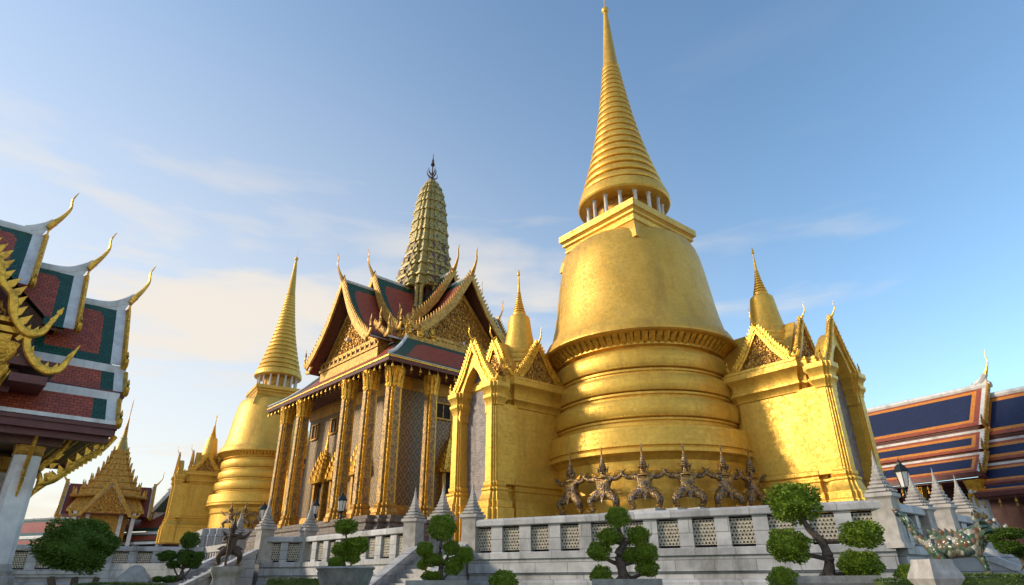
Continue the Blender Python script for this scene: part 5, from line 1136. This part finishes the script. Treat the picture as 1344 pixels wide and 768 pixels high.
cloud('dark layered cloud-pruned tree at lower left, before the grey wall', -7.9,16.2,1.2, [(350,425,62,54),(220,535,62,36),(345,525,62,34),(270,592,46,26),(430,540,40,34),(400,590,54,30),(190,690,38,20),(270,690,50,24),(330,560,40,34)], 340,690,5.6,mpp*1.08, [(340,690),(338,620),(345,560),(350,470)], r0=.06, m='leafd')
t = thing('topiary_tree', 'large dark dome-shaped topiary at lower left beside the white pavilion column', 'tree', (-9.78,15.0,.25), 0, 'clipped cloud trees along the terrace')
pad(t, (0,0,1.66), .74, .54, 0, 'leafd', True, .72); pad(t, (-.05,.1,1.5), .6, .32, 1, 'leafd'); pad(t, (.3,-.3,.55), .34, .2, 2, 'leafd'); pad(t, (-.35,-.2,.5), .25, .2, 0, 'leafd')
mb = MB()
for (a, b) in (((0,0),(.05,.1)),((.1,.05),(.5,.2)),((-.1,.05),(-.5,.1)),((-.05,-.05),(-.2,-.3)),((.1,-.05),(.3,-.25))):
    q = bez([(a[0],a[1],-.25),(a[0]*.7,a[1]+.03,.2),((a[0]+b[0])/2+.05,(a[1]+b[1])/2,.55),(b[0],b[1],1.0)],4); mb.tube(q, [.11*(1-.5*i/len(q)) for i in range(len(q))], 7)
mb.build('trunk', 'bark', t)
cloud('low dark layered tree at the right edge, under the blue roofed hall', 11.6,15.4,1.3, [(710,480,60,26),(640,500,30,20),(690,545,55,28),(770,570,60,26),(820,590,50,26),(660,530,30,20)], 735,640,4.083,mpp*1.12, [(735,640),(725,590),(712,530),(708,490)], r0=.06, m='leafd')
def ball_bush(label, loc, r):
    t = thing('ball_shrub', label, 'shrub', loc, 0, 'small clipped ball shrubs'); pad(t, (0,0,.45), r, r*.85, 1); mb = MB(); mb.tube([(0,0,-.9),(.02,0,-.3),(0,0,.3)], [.05,.045,.03], 6); mb.build('trunk', 'bark', t); return t
ball_bush('small clipped ball shrub between the stairs tree and the middle tree', (-.25,15.6,.62), .3)
ball_bush('small clipped ball shrub right of the tree with the big round top', (8.05,13.9,.72), .24)
ball_bush('small clipped ball shrub left of the tree with the big round top', (5.75,14.6,.66), .28)
def planter(label, loc, lx, ly, h, rz=0):
    t = thing('planter', label, 'planter', loc, rz, 'stone planters under the clipped trees')
    mb = MB(); mb.stack(SQ, [((lx*.86,ly*.86),0),((lx*.9,ly*.9),.1),((lx*.92,ly*.92),h-.22),((lx,ly),h-.14),((lx,ly),h),((lx*.86,ly*.86),h),((lx*.86,ly*.86),h-.1)]); mb.build('trough', 'conc', t, 0)
    mb = MB(); mb.box(-lx*.86,lx*.86,-ly*.86,ly*.86,h-.16,h-.1); mb.build('soil', 'bark', t, 0)
planter('long stone planter under the cloud-pruned tree in the middle', (2.6,15.8,0), .78, .45, 1.14, R(-9))
planter('stone planter under the cloud-pruned tree at the right end of the balustrade', (6.62,14.6,0), 1.05, .45, 1.18, R(-24))
planter('stone planter under the cloud-pruned tree in front of the stairs', (-1.78,15.7,0), .68, .4, 1.14, R(6))
t = thing('stone_urn', 'pale scalloped stone urn holding the thin cloud-pruned tree', 'urn', (-4.6,18.6,0))
mb = MB(); mb.lathe([(.45,0),(.45,.2),(.25,.3),(.22,.5),(.3,.62),(.52,.85),(.66,1.15),(.74,1.38),(.8,1.44),(.76,1.48),(.66,1.4),(.3,1.3)], 20); mb.build('bowl', 'conc', t)
mb = MB()
for i in range(14):
    a = i*2*math.pi/14; d = Vector((math.cos(a), math.sin(a), 0)); mb.leaf(d*.5+Vector((0,0,.78)), d*.42+Vector((0,0,1)), (-d.y,d.x,0), .62, .24, .07)
mb.build('petal_rim', 'conc', t)
def hedge(label, p, q, h, wd=.5):
    p, q = Vector(p), Vector(q); d = q-p; Ln = d.length; rr = random.Random(int(abs(p.x)*100)); mb = MB()
    mb.box(0,Ln,-wd/2+.03,wd/2-.03,0,h-.05)
    for _ in range(int(Ln*1500)):
        f = rr.random(); x = rr.uniform(0,Ln)
        if f < .5: c, nn_ = Vector((x,rr.uniform(-wd/2,wd/2),h-.04)), Vector((0,0,1))
        elif f < .75: c, nn_ = Vector((x,-wd/2+.02,rr.uniform(h-.5,h))), Vector((0,-1,0))
        else: c, nn_ = Vector((x,wd/2-.02,rr.uniform(h-.5,h))), Vector((0,1,0))
        c = c+nn_*.03*math.sin(x*3)*.5; t_ = (nn_+Vector((rr.uniform(-1,1),rr.uniform(-1,1),rr.uniform(-1,1)))*.9).normalized(); s_ = t_.cross(Vector((rr.uniform(-1,1),rr.uniform(-1,1),rr.uniform(-1,1)))).normalized(); g = rr.uniform(.03,.06)
        mb.add([c-s_*g*.35, c+t_*g*.6-s_*g*.35, c+t_*g*1.1, c+t_*g*.6+s_*g*.35], [(0,1,2,3)])
    o = mb.build('hedge', 'hedge', None, 0, (p.x,p.y,0), math.atan2(d.y,d.x)); return tag(o, label, 'hedge', 'low clipped hedges')
hedge('low clipped hedge at the lower right, behind the stone plinth', (8.3,13.3,0), (12.6,12.3,0), 1.19)
hedge('bright clipped hedge left of the stone urn', (-8.6,24.0,0), (-5.6,24.2,0), 1.2)
hedge('low clipped hedge beside the large dome-shaped topiary', (-9.3,14.6,0), (-7.6,14.9,0), 1.13)
hedge('short low hedge left of the stone plinth at right', (6.9,13.0,0), (7.6,12.9,0), 1.12)
